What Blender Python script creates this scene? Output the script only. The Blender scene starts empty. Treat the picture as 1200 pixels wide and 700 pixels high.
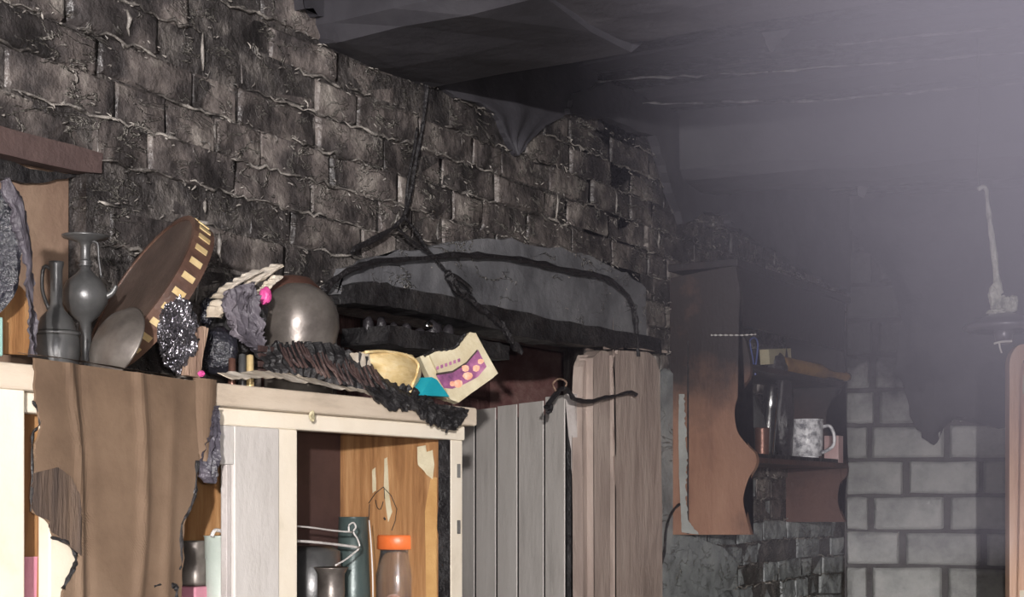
import bpy, bmesh, math, random
from mathutils import Vector, Matrix, noise
R = random.Random(7)
PI = math.pi
S = bpy.context.scene
COL = S.collection
# ------------------------------------------------------------------ camera
FPX, HY, CX = 1800.0, 590.0, 600.0
ANG = math.atan2(1100, 1800)
CAM = Vector((1.885, -5.411, 1.55))
cd = bpy.data.cameras.new('camera'); cam = bpy.data.objects.new('camera', cd); COL.objects.link(cam)
cam.location = CAM; cam.rotation_euler = (PI/2, 0, ANG)
cd.sensor_width = 36; cd.lens = 36*FPX/1200; cd.shift_y = (HY-350)/1200; cd.clip_start = 0.05
S.camera = cam
# ------------------------------------------------------------------ world, light, exposure
w = bpy.data.worlds.new('world'); S.world = w; w.use_nodes = True
w.node_tree.nodes['Background'].inputs[0].default_value = (0.62, 0.6, 0.72, 1)
w.node_tree.nodes['Background'].inputs[1].default_value = 0.02
RV = Vector((math.cos(ANG), math.sin(ANG), 0)); FV = Vector((-math.sin(ANG), math.cos(ANG), 0)); UV = Vector((0, 0, 1))
def lamp(name, typ, loc, energy, color, **k):
    l = bpy.data.lights.new(name, typ); l.energy = energy; l.color = color
    for a, b in k.items(): setattr(l, a, b)
    o = bpy.data.objects.new(name, l); COL.objects.link(o); o.location = loc
    return o
# the phone's flash, beside the lens
lamp('flash', 'POINT', CAM + RV*0.045 + UV*0.02 - FV*0.02, 62, (1, 0.94, 0.88), shadow_soft_size=0.012)
# unseen fill lamp added behind the camera to soften the falloff
lamp('back_fill', 'POINT', CAM - FV*3.0 + RV*0.12 + UV*0.3, 1500, (1, 0.95, 0.92), shadow_soft_size=0.04)
# weak cool fill area added behind the camera, no real source
o = lamp('cool_fill', 'AREA', (3.4, -7.2, 2.2), 14, (0.78, 0.82, 1), shape='RECTANGLE', size=0.9, size_y=1.8)
o.rotation_euler = (Vector((0.2, -1.6, 1.9)) - o.location).to_track_quat('-Z', 'Y').to_euler()
S.view_settings.view_transform = 'Standard'; S.view_settings.look = 'None'
S.view_settings.gamma = 1; S.view_settings.exposure = 0.0; S.view_settings.use_curve_mapping = False
# ------------------------------------------------------------------ picking points
def ray(px, py, *_): return RV*((px-CX)/FPX) + FV + UV*((HY-py)/FPX)
def PX(px, py, X=0.0):
    d = ray(px, py); return CAM + d*((X-CAM.x)/d.x)
def PD(px, py, D): return CAM + ray(px, py)*D
BD = Vector((0.978, 0.2077, 0)).normalized(); BN = Vector((BD.y, -BD.x, 0))      # back wall run and its normal into the room
def PB(px, py, off=0.0):
    d = ray(px, py); return CAM + d*((off - CAM.dot(BN))/d.dot(BN))
def onX(X): return lambda p: PX(p[0], p[1], X)
def onB(off): return lambda p: PB(p[0], p[1], off)
def onD(D): return lambda p: PD(p[0], p[1], D)
def scale_at(p): return FPX/(p-CAM).dot(FV)     # px per metre
# ------------------------------------------------------------------ materials
def nodes(m): return m.node_tree.nodes, m.node_tree.links
def mat(name, cols, rough=0.7, metal=0.0, scale=8.0, bump=0.3, bscale=60.0, stretch=(1,1,1), detail=6, pos=None,
        rough2=None, coat=0.0, rand=0.0, dist=0.0, bdist=0.01, spec=0.5, trans=0.0, alpha=1.0, world=False):
    m = bpy.data.materials.new(name); m.use_nodes = True; N, L = nodes(m)
    b = N['Principled BSDF']
    tc = N.new('ShaderNodeTexCoord'); mp = N.new('ShaderNodeMapping'); mp.inputs['Scale'].default_value = stretch
    gm = N.new('ShaderNodeNewGeometry'); L.new(gm.outputs['Position'] if world else tc.outputs['Object'], mp.inputs['Vector'])
    vec = mp.outputs[0]
    if rand:
        oi = N.new('ShaderNodeObjectInfo'); va = N.new('ShaderNodeVectorMath'); va.operation = 'SCALE'
        cb = N.new('ShaderNodeCombineXYZ')
        for i in range(3): L.new(oi.outputs['Random'], cb.inputs[i])
        va.inputs[3].default_value = 37.0; L.new(cb.outputs[0], va.inputs[0])
        ad = N.new('ShaderNodeVectorMath'); L.new(vec, ad.inputs[0]); L.new(va.outputs[0], ad.inputs[1]); vec = ad.outputs[0]
    n = N.new('ShaderNodeTexNoise'); n.inputs['Scale'].default_value = scale; n.inputs['Detail'].default_value = detail
    n.inputs['Distortion'].default_value = dist; n.inputs['Roughness'].default_value = 0.62
    L.new(vec, n.inputs['Vector'])
    cr = N.new('ShaderNodeValToRGB'); el = cr.color_ramp.elements
    k = len(cols); ps = pos or [0.3 + 0.4*i/max(1, k-1) for i in range(k)]
    while len(el) < k: el.new(0.5)
    for i, c in enumerate(cols): el[i].position = ps[i]; el[i].color = (*c, 1)
    L.new(n.outputs['Fac'], cr.inputs['Fac']); col = cr.outputs['Color']
    if rand:
        mx = N.new('ShaderNodeMix'); mx.data_type = 'RGBA'; mx.blend_type = 'MULTIPLY'; mx.inputs[0].default_value = 1
        mr = N.new('ShaderNodeMapRange'); mr.inputs[3].default_value = 1-rand; mr.inputs[4].default_value = 1+rand
        L.new(oi.outputs['Random'], mr.inputs[0]); L.new(col, mx.inputs[6]); L.new(mr.outputs[0], mx.inputs[7]); col = mx.outputs[2]
    L.new(col, b.inputs['Base Color'])
    b.inputs['Roughness'].default_value = rough; b.inputs['Metallic'].default_value = metal
    b.inputs['Specular IOR Level'].default_value = spec; b.inputs['Coat Weight'].default_value = coat; b.inputs['Coat Roughness'].default_value = 0.25
    if trans: b.inputs['Transmission Weight'].default_value = trans
    if alpha < 1: b.inputs['Alpha'].default_value = alpha
    if rough2 is not None:
        mr = N.new('ShaderNodeMapRange'); mr.inputs[1].default_value = 0.35; mr.inputs[2].default_value = 0.65
        mr.inputs[3].default_value = rough; mr.inputs[4].default_value = rough2
        n3 = N.new('ShaderNodeTexNoise'); n3.inputs['Scale'].default_value = scale*2.3; L.new(vec, n3.inputs['Vector'])
        L.new(n3.outputs['Fac'], mr.inputs[0]); L.new(mr.outputs[0], b.inputs['Roughness'])
    if bump:
        n2 = N.new('ShaderNodeTexNoise'); n2.inputs['Scale'].default_value = bscale; n2.inputs['Detail'].default_value = 5
        n2.inputs['Roughness'].default_value = 0.6
        L.new(vec, n2.inputs['Vector']); bp = N.new('ShaderNodeBump'); bp.inputs['Strength'].default_value = bump
        bp.inputs['Distance'].default_value = bdist
        L.new(n2.outputs['Fac'], bp.inputs['Height']); L.new(bp.outputs[0], b.inputs['Normal'])
    return m
def soot(m, amount=0.75, z0=2.0, z1=2.6, y0=None, y1=None, sc=3.5, tint=(0.014, 0.013, 0.015), base=0.0):
    """soot deposited on a surface in world space: heavier up high (and towards the far corner), with a ragged edge"""
    N, L = nodes(m); b = N['Principled BSDF']; src = b.inputs['Base Color'].links[0].from_socket
    g = N.new('ShaderNodeNewGeometry'); sp = N.new('ShaderNodeSeparateXYZ'); L.new(g.outputs['Position'], sp.inputs[0])
    mz = N.new('ShaderNodeMapRange'); mz.inputs[1].default_value = z0; mz.inputs[2].default_value = z1; L.new(sp.outputs[2], mz.inputs[0])
    f = mz.outputs[0]
    if y0 is not None:
        my = N.new('ShaderNodeMapRange'); my.inputs[1].default_value = y0; my.inputs[2].default_value = y1; L.new(sp.outputs[1], my.inputs[0])
        mm = N.new('ShaderNodeMath'); mm.operation = 'MULTIPLY'; L.new(f, mm.inputs[0]); L.new(my.outputs[0], mm.inputs[1]); f = mm.outputs[0]
    n = N.new('ShaderNodeTexNoise'); n.inputs['Scale'].default_value = sc; n.inputs['Detail'].default_value = 8; n.inputs['Roughness'].default_value = 0.65
    L.new(g.outputs['Position'], n.inputs['Vector'])
    a = N.new('ShaderNodeMath'); a.operation = 'MULTIPLY_ADD'; L.new(n.outputs['Fac'], a.inputs[0]); a.inputs[1].default_value = 3.2; a.inputs[2].default_value = -1.9+base
    s = N.new('ShaderNodeMath'); s.operation = 'ADD'; s.use_clamp = True; L.new(a.outputs[0], s.inputs[0])
    f2 = N.new('ShaderNodeMath'); f2.operation = 'MULTIPLY'; L.new(f, f2.inputs[0]); f2.inputs[1].default_value = 1.6; L.new(f2.outputs[0], s.inputs[1])
    k = N.new('ShaderNodeMath'); k.operation = 'MULTIPLY'; L.new(s.outputs[0], k.inputs[0]); k.inputs[1].default_value = amount
    mx = N.new('ShaderNodeMix'); mx.data_type = 'RGBA'; L.new(k.outputs[0], mx.inputs[0]); L.new(src, mx.inputs[6]); mx.inputs[7].default_value = (*tint, 1)
    L.new(mx.outputs[2], b.inputs['Base Color'])
    return m
def veins(m, sc=9.0, w_=.018, col=(.42,.39,.35), st=(1,1,2.4), amt=.9, rl=.28, seed=0.0):
    """thin pale broken ridges where the soot skin has cracked and flaked along the joints"""
    N, L = nodes(m); b = N['Principled BSDF']; src = b.inputs['Base Color'].links[0].from_socket
    g = N.new('ShaderNodeNewGeometry'); mp = N.new('ShaderNodeMapping'); mp.inputs['Scale'].default_value = st; mp.inputs['Location'].default_value = (seed, seed, seed)
    L.new(g.outputs['Position'], mp.inputs['Vector'])
    n = N.new('ShaderNodeTexNoise'); n.inputs['Scale'].default_value = sc; n.inputs['Detail'].default_value = 5; n.inputs['Roughness'].default_value = .6; n.inputs['Distortion'].default_value = .7
    L.new(mp.outputs[0], n.inputs['Vector'])
    a = N.new('ShaderNodeMath'); a.operation = 'SUBTRACT'; L.new(n.outputs['Fac'], a.inputs[0]); a.inputs[1].default_value = .5
    c = N.new('ShaderNodeMath'); c.operation = 'ABSOLUTE'; L.new(a.outputs[0], c.inputs[0])
    r = N.new('ShaderNodeMapRange'); r.inputs[1].default_value = 0; r.inputs[2].default_value = w_; r.inputs[3].default_value = 1; r.inputs[4].default_value = 0; L.new(c.outputs[0], r.inputs[0])
    k = N.new('ShaderNodeTexNoise'); k.inputs['Scale'].default_value = sc*1.1; L.new(g.outputs['Position'], k.inputs['Vector'])
    kr = N.new('ShaderNodeMapRange'); kr.inputs[1].default_value = .46; kr.inputs[2].default_value = .6; kr.inputs[3].default_value = 0; kr.inputs[4].default_value = amt; L.new(k.outputs['Fac'], kr.inputs[0])
    f = N.new('ShaderNodeMath'); f.operation = 'MULTIPLY'; L.new(r.outputs[0], f.inputs[0]); L.new(kr.outputs[0], f.inputs[1])
    mx = N.new('ShaderNodeMix'); mx.data_type = 'RGBA'; L.new(f.outputs[0], mx.inputs[0]); L.new(src, mx.inputs[6]); mx.inputs[7].default_value = (*col, 1); L.new(mx.outputs[2], b.inputs['Base Color'])
    old = b.inputs['Normal'].links[0].from_socket
    bp = N.new('ShaderNodeBump'); bp.inputs['Strength'].default_value = 1; bp.inputs['Distance'].default_value = .012; L.new(f.outputs[0], bp.inputs['Height']); L.new(old, bp.inputs['Normal']); L.new(bp.outputs[0], b.inputs['Normal'])
    return m
M = {}
M['brick'] = veins(soot(mat('sooty_brick', [(.02,.018,.018), (.055,.048,.047), (.135,.116,.108), (.32,.29,.26)], .33, pos=[.34,.46,.57,.72], scale=7, bump=.75, bscale=17, rand=.2, rough2=.5, bdist=.024, dist=.3, detail=4, world=True), .8, 1.95, 2.7, -4.2, -1.2, base=0), amt=1, w_=.022)
M['limebrick'] = veins(mat('limewashed_brick', [(.09,.095,.095), (.19,.205,.21), (.3,.32,.32), (.4,.41,.4)], .4, pos=[.32,.46,.58,.74], scale=9, bump=.8, bscale=22, rand=.15, bdist=.02, dist=1, world=True), amt=.8)
M['mortar'] = veins(soot(mat('sooty_mortar', [(.018,.016,.016), (.05,.045,.044), (.2,.18,.165)], .36, pos=[.3,.5,.75], scale=12, bump=.9, bscale=28, bdist=.02, world=True), .8, 2.0, 2.8, -4.2, -1.2))
M['ridge'] = soot(mat('mortar_lip_glint', [(.04,.036,.034), (.2,.183,.168), (.55,.51,.46)], .3, pos=[.4,.52,.68], scale=14, bump=.8, bscale=70, bdist=.008, world=True), .75, 2.1, 2.8, -4.0, -1.4)  # mortar lips coloured pale to paint in highlights along the joints
M['plaster'] = veins(soot(mat('grey_plaster', [(.07,.07,.076), (.135,.135,.144), (.23,.227,.232)], .42, pos=[.3,.52,.75], scale=6, bump=.5, bscale=18, dist=.8, world=True), .5, 2.1, 2.7), sc=5, w_=.01)
M['limeplaster'] = veins(mat('grey_green_limewash', [(.12,.128,.13), (.22,.237,.24), (.34,.355,.35)], .42, pos=[.3,.5,.72], scale=7, bump=.7, bscale=18, dist=1, world=True), sc=7, w_=.012)
M['soot_plaster'] = mat('soot_plaster', [(.02,.019,.023), (.035,.033,.04), (.05,.048,.055)], .7, scale=6, bump=.4, bscale=14)
M['beam_plaster'] = mat('beam_plaster', [(.02,.019,.023), (.06,.056,.064), (.11,.105,.115)], .7, pos=[.36,.52,.72], scale=2.6, bump=.6, bscale=14)
M['block'] = soot(mat('cement_block', [(.26,.265,.265), (.38,.385,.38), (.46,.46,.45)], .8, scale=9, bump=.6, bscale=45, rand=.12, world=True), .9, 1.75, 2.15, sc=4)
M['block_mortar'] = soot(mat('block_mortar', [(.07,.065,.068), (.12,.115,.118)], .85, scale=9, bump=.5, world=True), .9, 1.7, 2.15, sc=4)
M['char'] = mat('charred_wood', [(.004,.0035,.004), (.012,.011,.012), (.035,.032,.032)], .42, scale=12, bump=.9, bscale=40, stretch=(1,1,1), rough2=.7)
M['char_brown'] = mat('scorched_wood', [(.02,.012,.012), (.05,.03,.028), (.10,.06,.05)], .5, scale=10, bump=.6, bscale=40)
M['maroon'] = mat('maroon_brick', [(.04,.018,.018), (.11,.048,.045), (.17,.10,.09)], .5, scale=10, bump=.8, bscale=30, rand=.3)
M['cream'] = mat('cream_paint', [(.62,.55,.43), (.78,.70,.57), (.83,.76,.64)], .45, pos=[.25,.42,.7], scale=7, bump=.12, bscale=30)
M['cream_grain'] = mat('pale_wood', [(.38,.31,.24), (.55,.46,.36), (.64,.55,.44)], .55, pos=[.3,.42,.6], scale=14, bump=.25, bscale=50, stretch=(1,.25,1))
M['greydoor'] = mat('grey_white_paint', [(.36,.33,.30), (.52,.49,.46), (.58,.55,.52)], .5, pos=[.25,.4,.6], scale=9, bump=.2, bscale=40, stretch=(1,1,.5))
M['orange_ply'] = mat('orange_plywood', [(.15,.065,.024), (.29,.145,.058), (.42,.24,.11)], .5, pos=[.3,.5,.7], scale=7, bump=.2, bscale=40, stretch=(6,6,.6), dist=.4)
M['dark_int'] = mat('dark_interior', [(.04,.02,.017), (.075,.038,.032)], .7, scale=6, bump=.2)
M['cardboard'] = mat('cardboard', [(.10,.062,.038), (.16,.104,.066), (.20,.136,.09)], .8, pos=[.3,.5,.7], scale=5, bump=.25, bscale=18)
M['card_scorch'] = mat('scorched_cardboard', [(.03,.022,.02), (.07,.047,.035), (.12,.08,.055)], .8, scale=8, bump=.5, bscale=30, stretch=(1,5,.6))
M['ash'] = mat('purple_ash', [(.03,.027,.035), (.085,.075,.09), (.18,.16,.18)], .6, scale=14, bump=.8, bscale=35, stretch=(1,1,.4))
M['darkash'] = mat('dark_ash', [(.02,.018,.024), (.06,.055,.07), (.16,.14,.165)], .45, pos=[.35,.52,.75], scale=12, bump=.9, bscale=30)
M['lightply'] = mat('light_veneer', [(.4,.22,.08), (.55,.34,.14)], .5, scale=10, bump=.2)
M['blackplastic'] = mat('melted_black_plastic', [(.008,.008,.012), (.03,.03,.04)], .2, scale=15, bump=1, bscale=55, bdist=.012, spec=.8)
M['foil'] = mat('melted_plastic_bag', [(.08,.075,.085), (.2,.19,.21), (.45,.43,.46)], .16, pos=[.4,.55,.72], scale=22, bump=1, bscale=16, bdist=.03, spec=1, metal=.8)
M['steel'] = mat('sooted_steel', [(.07,.06,.054), (.17,.15,.135), (.27,.245,.22)], .3, metal=.5, scale=12, bump=.12, bscale=25, rough2=.45, detail=8)
M['darksteel'] = mat('blackened_metal', [(.05,.05,.052), (.10,.10,.10), (.17,.17,.165)], .28, metal=.45, scale=8, bump=.1, bscale=30, rough2=.42)
M['brightsteel'] = mat('bright_steel', [(.4,.4,.4), (.6,.6,.58)], .22, metal=1, scale=9, bump=.1)
M['drumwood'] = mat('scorched_rim', [(.035,.018,.014), (.10,.055,.04), (.2,.12,.085)], .38, scale=9, bump=.3, bscale=30)
M['skin'] = mat('drum_skin', [(.04,.03,.026), (.085,.06,.05), (.13,.10,.08)], .42, scale=9, bump=.2)
M['brass'] = mat('brass', [(.55,.38,.16), (.9,.72,.4)], .35, metal=.4, scale=20, bump=.2)
M['stick'] = mat('split_stick', [(.12,.07,.05), (.28,.18,.13), (.4,.28,.2)], .6, scale=14, bump=.6, bscale=60, stretch=(3,3,.3))
M['paper'] = mat('scorched_paper', [(.2,.15,.1), (.5,.43,.34), (.66,.6,.52)], .7, pos=[.3,.48,.7], scale=14, bump=.4)
M['pink'] = mat('pink_plastic', [(.6,.06,.25), (.75,.12,.36)], .4, bump=.3)
M['yellowtub'] = mat('yellowed_plastic', [(.5,.33,.12), (.72,.55,.28), (.85,.75,.52)], .3, pos=[.3,.5,.75], scale=16, bump=.2, stretch=(1,1,3))
M['cyan'] = mat('cyan_plastic', [(.01,.30,.38), (.02,.42,.52)], .4, bump=.1)
M['packet'] = mat('packet_card', [(.42,.35,.22), (.6,.55,.40)], .55, scale=20, bump=.2)
M['purple_print'] = mat('purple_print', [(.10,.03,.09), (.3,.10,.22), (.5,.22,.35)], .5, scale=26, bump=.1)
M['orange_print'] = mat('orange_print', [(.5,.16,.12), (.75,.38,.25), (.85,.6,.45)], .5, scale=60, bump=.1)
M['cable'] = mat('burnt_cable', [(.006,.005,.006), (.02,.018,.02)], .45, scale=30, bump=.8, bscale=90)
M['post'] = mat('weathered_post', [(.20,.155,.135), (.34,.27,.235), (.48,.40,.35)], .55, pos=[.3,.5,.72], scale=4, bump=.5, bscale=18, stretch=(2,2,.5), dist=.5, detail=4)
M['doorplank'] = mat('grey_door_planks', [(.42,.395,.37), (.56,.53,.50), (.62,.59,.56)], .5, scale=5, bump=.2, bscale=30, stretch=(1.5,1.5,.4), rand=.08, world=True)
M['palebatten'] = mat('pale_batten', [(.4,.36,.34), (.56,.52,.5)], .5, scale=9, bump=.3)
M['shelfwood'] = soot(mat('orange_brown_board', [(.15,.075,.05), (.235,.125,.082), (.29,.165,.11)], .45, pos=[.3,.5,.75], scale=5, bump=.2, stretch=(2,2,.6)), .95, 1.72, 2.0, sc=3)
M['shelfdark'] = soot(mat('red_brown_board', [(.075,.038,.032), (.12,.064,.052)], .5, scale=6, bump=.2), .95, 1.5, 2.0, sc=3)
M['green'] = mat('green_grey_enamel', [(.04,.06,.058), (.09,.12,.115)], .35, metal=.2, scale=6, bump=.1)
M['orangelid'] = mat('orange_lid', [(.62,.13,.03), (.75,.2,.06)], .4, bump=.1)
M['glass'] = mat('clear_plastic', [(.9,.9,.92), (.97,.97,.98)], .04, bump=.05, trans=.97)
M['wire'] = mat('white_wire', [(.45,.42,.4), (.75,.73,.7)], .4, bump=.4)
M['enamel'] = mat('speckled_enamel', [(.2,.2,.22), (.55,.55,.58), (.85,.85,.87)], .3, pos=[.38,.48,.58], scale=45, bump=.1)
M['pinkbox'] = mat('pink_box', [(.5,.3,.3), (.7,.52,.5)], .5, bump=.1)
M['melt'] = mat('melted_white_plastic', [(.28,.29,.25), (.6,.6,.53), (.72,.72,.66)], .45, pos=[.35,.5,.7], scale=30, bump=.9, bscale=60)
M['shade'] = mat('dark_shade', [(.06,.055,.065), (.11,.10,.12)], .3, metal=.3, scale=6, bump=.1)
M['almirah'] = mat('reddish_wood', [(.48,.25,.16), (.68,.42,.29), (.76,.52,.40)], .5, scale=8, bump=.2, stretch=(3,3,.3))
M['yellowpaper'] = mat('yellow_paper', [(.3,.26,.15), (.5,.45,.3)], .6, bump=.2)
M['amber'] = mat('amber_bottle', [(.12,.06,.02), (.35,.2,.05)], .15, bump=.1, spec=.9)
M['bluep'] = mat('blue_plastic', [(.05,.07,.2), (.1,.14,.36)], .4, bump=.1)
M['tin'] = mat('copper_tin', [(.12,.06,.045), (.25,.13,.1)], .35, metal=.6, bump=.1)
M['lace'] = mat('pale_lace', [(.2,.21,.2), (.36,.37,.35)], .7, bump=.3)
M['mud'] = mat('brown_mud_plaster', [(.10,.06,.042), (.18,.115,.08), (.24,.165,.115)], .75, pos=[.3,.5,.72], scale=6, bump=.4, bscale=22)
M['mud2'] = mat('scorched_mud', [(.05,.032,.032), (.10,.065,.058)], .7, scale=8, bump=.5, bscale=22)
M['floor'] = mat('earth_floor', [(.05,.045,.045), (.11,.10,.095)], .8, scale=4, bump=.4)
M['lumps'] = mat('charred_glass', [(.012,.011,.013), (.05,.045,.05)], .3, scale=14, bump=.5)
M['palecup'] = mat('pale_green_enamel', [(.35,.4,.36), (.5,.55,.5)], .4, bump=.1)
M['pinkdull'] = mat('dull_pink', [(.42,.16,.22), (.55,.25,.31)], .5, bump=.2)
M['edge_glint'] = mat('pale_edge_glint', [(.03,.028,.03), (.2,.19,.2), (.45,.43,.44)], .5, pos=[.42,.52,.66], scale=9, bump=.5)  # pale tone painted in for glints on ceiling board edges
M['teal'] = mat('teal_tin', [(.25,.45,.4), (.4,.6,.55)], .4, bump=.1)
# ------------------------------------------------------------------ mesh helpers
def new(): return bmesh.new()
def tag(o, label=None, cat=None, group=None, kind=None):
    for k, v in (('label', label), ('category', cat), ('group', group), ('kind', kind)):
        if v: o[k] = v
    return o
def obj(name, bm, m, parent=None, smooth=False, **k):
    me = bpy.data.meshes.new(name); bmesh.ops.recalc_face_normals(bm, faces=bm.faces)
    if parent is not None:
        off = Vector(parent.get('wl', (0,0,0))); bmesh.ops.translate(bm, vec=-off, verts=bm.verts)
    bm.to_mesh(me); bm.free(); me.materials.append(M[m] if isinstance(m, str) else m)
    if smooth:
        for p in me.polygons: p.use_smooth = True
    o = bpy.data.objects.new(name, me); COL.objects.link(o)
    if parent is not None:
        o.parent = parent; o['wl'] = list(parent.get('wl', (0,0,0)))
    return tag(o, **k)
def thing(name, label, cat, loc, group=None, kind=None):
    o = bpy.data.objects.new(name, None); COL.objects.link(o); o.location = loc; o.empty_display_size = .05; o['wl'] = list(loc)
    return tag(o, label, cat, group, kind)
def solo(name, bm, m, label, cat, loc, group=None, smooth=False, kind=None):
    """a thing that is a single mesh, its origin at its base"""
    bmesh.ops.translate(bm, vec=-Vector(loc), verts=bm.verts)
    o = obj(name, bm, m, None, smooth); o.location = loc; o['wl'] = list(loc); return tag(o, label, cat, group, kind)
def box(bm, lo, hi, jit=0, rnd=R, bev=0):
    vs = [bm.verts.new((x + rnd.uniform(-jit, jit), y + rnd.uniform(-jit, jit), z + rnd.uniform(-jit, jit))) for x in (lo[0], hi[0]) for y in (lo[1], hi[1]) for z in (lo[2], hi[2])]
    fs = [bm.faces.new([vs[i] for i in q]) for q in ((0,1,3,2), (4,6,7,5), (0,4,5,1), (2,3,7,6), (0,2,6,4), (1,5,7,3))]
    if bev:
        es = {e for f in fs for e in f.edges}
        bmesh.ops.bevel(bm, geom=list(es), offset=bev, segments=2, affect='EDGES', profile=.5)
    return bm
def obox(bm, a, b, z0, z1, th, bev=0.0, side=0):
    """board standing between plan points a and b"""
    a = Vector((a[0], a[1], 0)); b = Vector((b[0], b[1], 0)); d = (b-a).normalized(); n = Vector((-d.y, d.x, 0))*th
    o0, o1 = (n*-.5, n*.5) if side == 0 else ((Vector(), n) if side > 0 else (-n, Vector()))
    vs = [bm.verts.new(p + q + Vector((0,0,z))) for p in (a, b) for q in (o0, o1) for z in (z0, z1)]
    fs = [bm.faces.new([vs[i] for i in q]) for q in ((0,1,3,2), (4,6,7,5), (0,4,5,1), (2,3,7,6), (0,2,6,4), (1,5,7,3))]
    if bev: bmesh.ops.bevel(bm, geom=list({e for f in fs for e in f.edges}), offset=bev, segments=2, affect='EDGES')
    return bm
def lathe(bm, prof, o, axis=(0,0,1), n=28, sx=1.0, dent=0.0, seed=0):
    q = Vector((0,0,1)).rotation_difference(Vector(axis).normalized()); o = Vector(o); rings = []
    for r, z in prof:
        ring = []
        for i in range(n):
            a = 2*PI*i/n; rr = r*(1 + dent*noise.noise(Vector((math.cos(a)*1.5+seed, math.sin(a)*1.5, z*14))))
            ring.append(bm.verts.new(o + q @ Vector((rr*math.cos(a)*sx, rr*math.sin(a), z))))
        rings.append(ring)
    for A, B in zip(rings, rings[1:]):
        for i in range(n): bm.faces.new((A[i], A[(i+1)%n], B[(i+1)%n], B[i]))
    if prof[0][0] > 1e-4: bm.faces.new(rings[0])
    if prof[-1][0] > 1e-4: bm.faces.new(rings[-1])
    return bm
def smooth_pts(pts, k=4):
    pts = [Vector(p) for p in pts]; out = []
    for i in range(len(pts)-1):
        p0 = pts[max(0, i-1)]; p1 = pts[i]; p2 = pts[i+1]; p3 = pts[min(len(pts)-1, i+2)]
        for j in range(k):
            t = j/k; out.append(.5*((2*p1) + (p2-p0)*t + (2*p0-5*p1+4*p2-p3)*t*t + (3*p1-p0-3*p2+p3)*t**3))
    out.append(pts[-1]); return out
def tube(bm, pts, r, n=8, k=4, jit=0.0, closed=False):
    P = smooth_pts(pts, k) if k > 1 else [Vector(p) for p in pts]
    rings = []; up = Vector((.13, .21, 1))
    for i, p in enumerate(P):
        t = (P[min(i+1, len(P)-1)] - P[max(i-1, 0)]).normalized()
        a = t.cross(up); a = a.normalized() if a.length > 1e-3 else Vector((1,0,0)); b = t.cross(a)
        rr = (r(i/(len(P)-1)) if callable(r) else r)
        rings.append([bm.verts.new(p + (a*math.cos(2*PI*j/n) + b*math.sin(2*PI*j/n))*rr*(1 + R.uniform(-jit, jit))) for j in range(n)])
    for A, B in zip(rings, rings[1:]):
        for i in range(n): bm.faces.new((A[i], A[(i+1)%n], B[(i+1)%n], B[i]))
    bm.faces.new(rings[0]); bm.faces.new(rings[-1]); return bm
def resample(pts, n):
    pts = [Vector(p) for p in pts]; ls = [0]
    for a, b in zip(pts, pts[1:]): ls.append(ls[-1] + (b-a).length)
    out = []
    for i in range(n):
        s = ls[-1]*i/(n-1); j = 0
        while j < len(pts)-2 and ls[j+1] < s: j += 1
        t = (s-ls[j])/max(1e-9, ls[j+1]-ls[j]); out.append(pts[j].lerp(pts[j+1], min(1, t)))
    return out
def sheet(bm, A, B, f, n=20, m=12, th=.003, off=None, nrm=(1,0,0), jag=0.0, jagA=None, seed=0, offp=False):
    """thin curved sheet between two edges A and B given as picked points, real thickness, ragged edges"""
    rr = random.Random(seed); nrm = Vector(nrm)
    A = [f(p) for p in resample([(*p, 0) for p in A], n)]; B = [f(p) for p in resample([(*p, 0) for p in B], n)]
    ja = jag if jagA is None else jagA; F = []; K = []
    for i in range(n):
        w = (B[i]-A[i]).normalized(); ea = w*rr.uniform(-1,1)*ja; eb = w*rr.uniform(-1,1)*jag; a = A[i]; b = B[i]
        rf, rk = [], []
        for j in range(m):
            v = j/(m-1); p = a.lerp(b, v) + ea*max(0, 1-v*(m-1)/2) + eb*max(0, 1-(1-v)*(m-1)/2); d = (off(p) if offp else off(i/(n-1), v)) if off else 0
            rf.append(bm.verts.new(p + nrm*(d+th))); rk.append(bm.verts.new(p + nrm*d))
        F.append(rf); K.append(rk)
    for i in range(n-1):
        for j in range(m-1):
            bm.faces.new((F[i][j], F[i][j+1], F[i+1][j+1], F[i+1][j])); bm.faces.new((K[i][j], K[i+1][j], K[i+1][j+1], K[i][j+1]))
    for j in range(m-1):
        bm.faces.new((F[0][j], K[0][j], K[0][j+1], F[0][j+1])); bm.faces.new((F[-1][j], F[-1][j+1], K[-1][j+1], K[-1][j]))
    for i in range(n-1):
        bm.faces.new((F[i][0], F[i+1][0], K[i+1][0], K[i][0])); bm.faces.new((F[i][-1], K[i][-1], K[i+1][-1], F[i+1][-1]))
    return bm
def slab(bm, pts, f, th, nrm=(1,0,0), jag=0.0, sub=1, seed=0):
    """polygon given as picked points, extruded along nrm; jag roughens the outline"""
    rr = random.Random(seed); P = [f(p) for p in pts]; Q = []
    for i, p in enumerate(P):
        q = P[(i+1) % len(P)]
        for s in range(sub):
            Q.append(p.lerp(q, s/sub) + (Vector((rr.uniform(-1,1), rr.uniform(-1,1), rr.uniform(-1,1)))*jag if s or jag else Vector()))
    nrm = Vector(nrm).normalized()
    Q = [q - nrm*((q-P[0]).dot(nrm)) for q in Q]
    a = [bm.verts.new(q) for q in Q]; b = [bm.verts.new(q + nrm*th) for q in Q]
    bm.faces.new(a[::-1]); bm.faces.new(b)
    for i in range(len(a)): bm.faces.new((a[i], a[(i+1)%len(a)], b[(i+1)%len(a)], b[i]))
    bmesh.ops.triangulate(bm, faces=[x for x in bm.faces if len(x.verts) > 4])
    return bm
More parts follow.
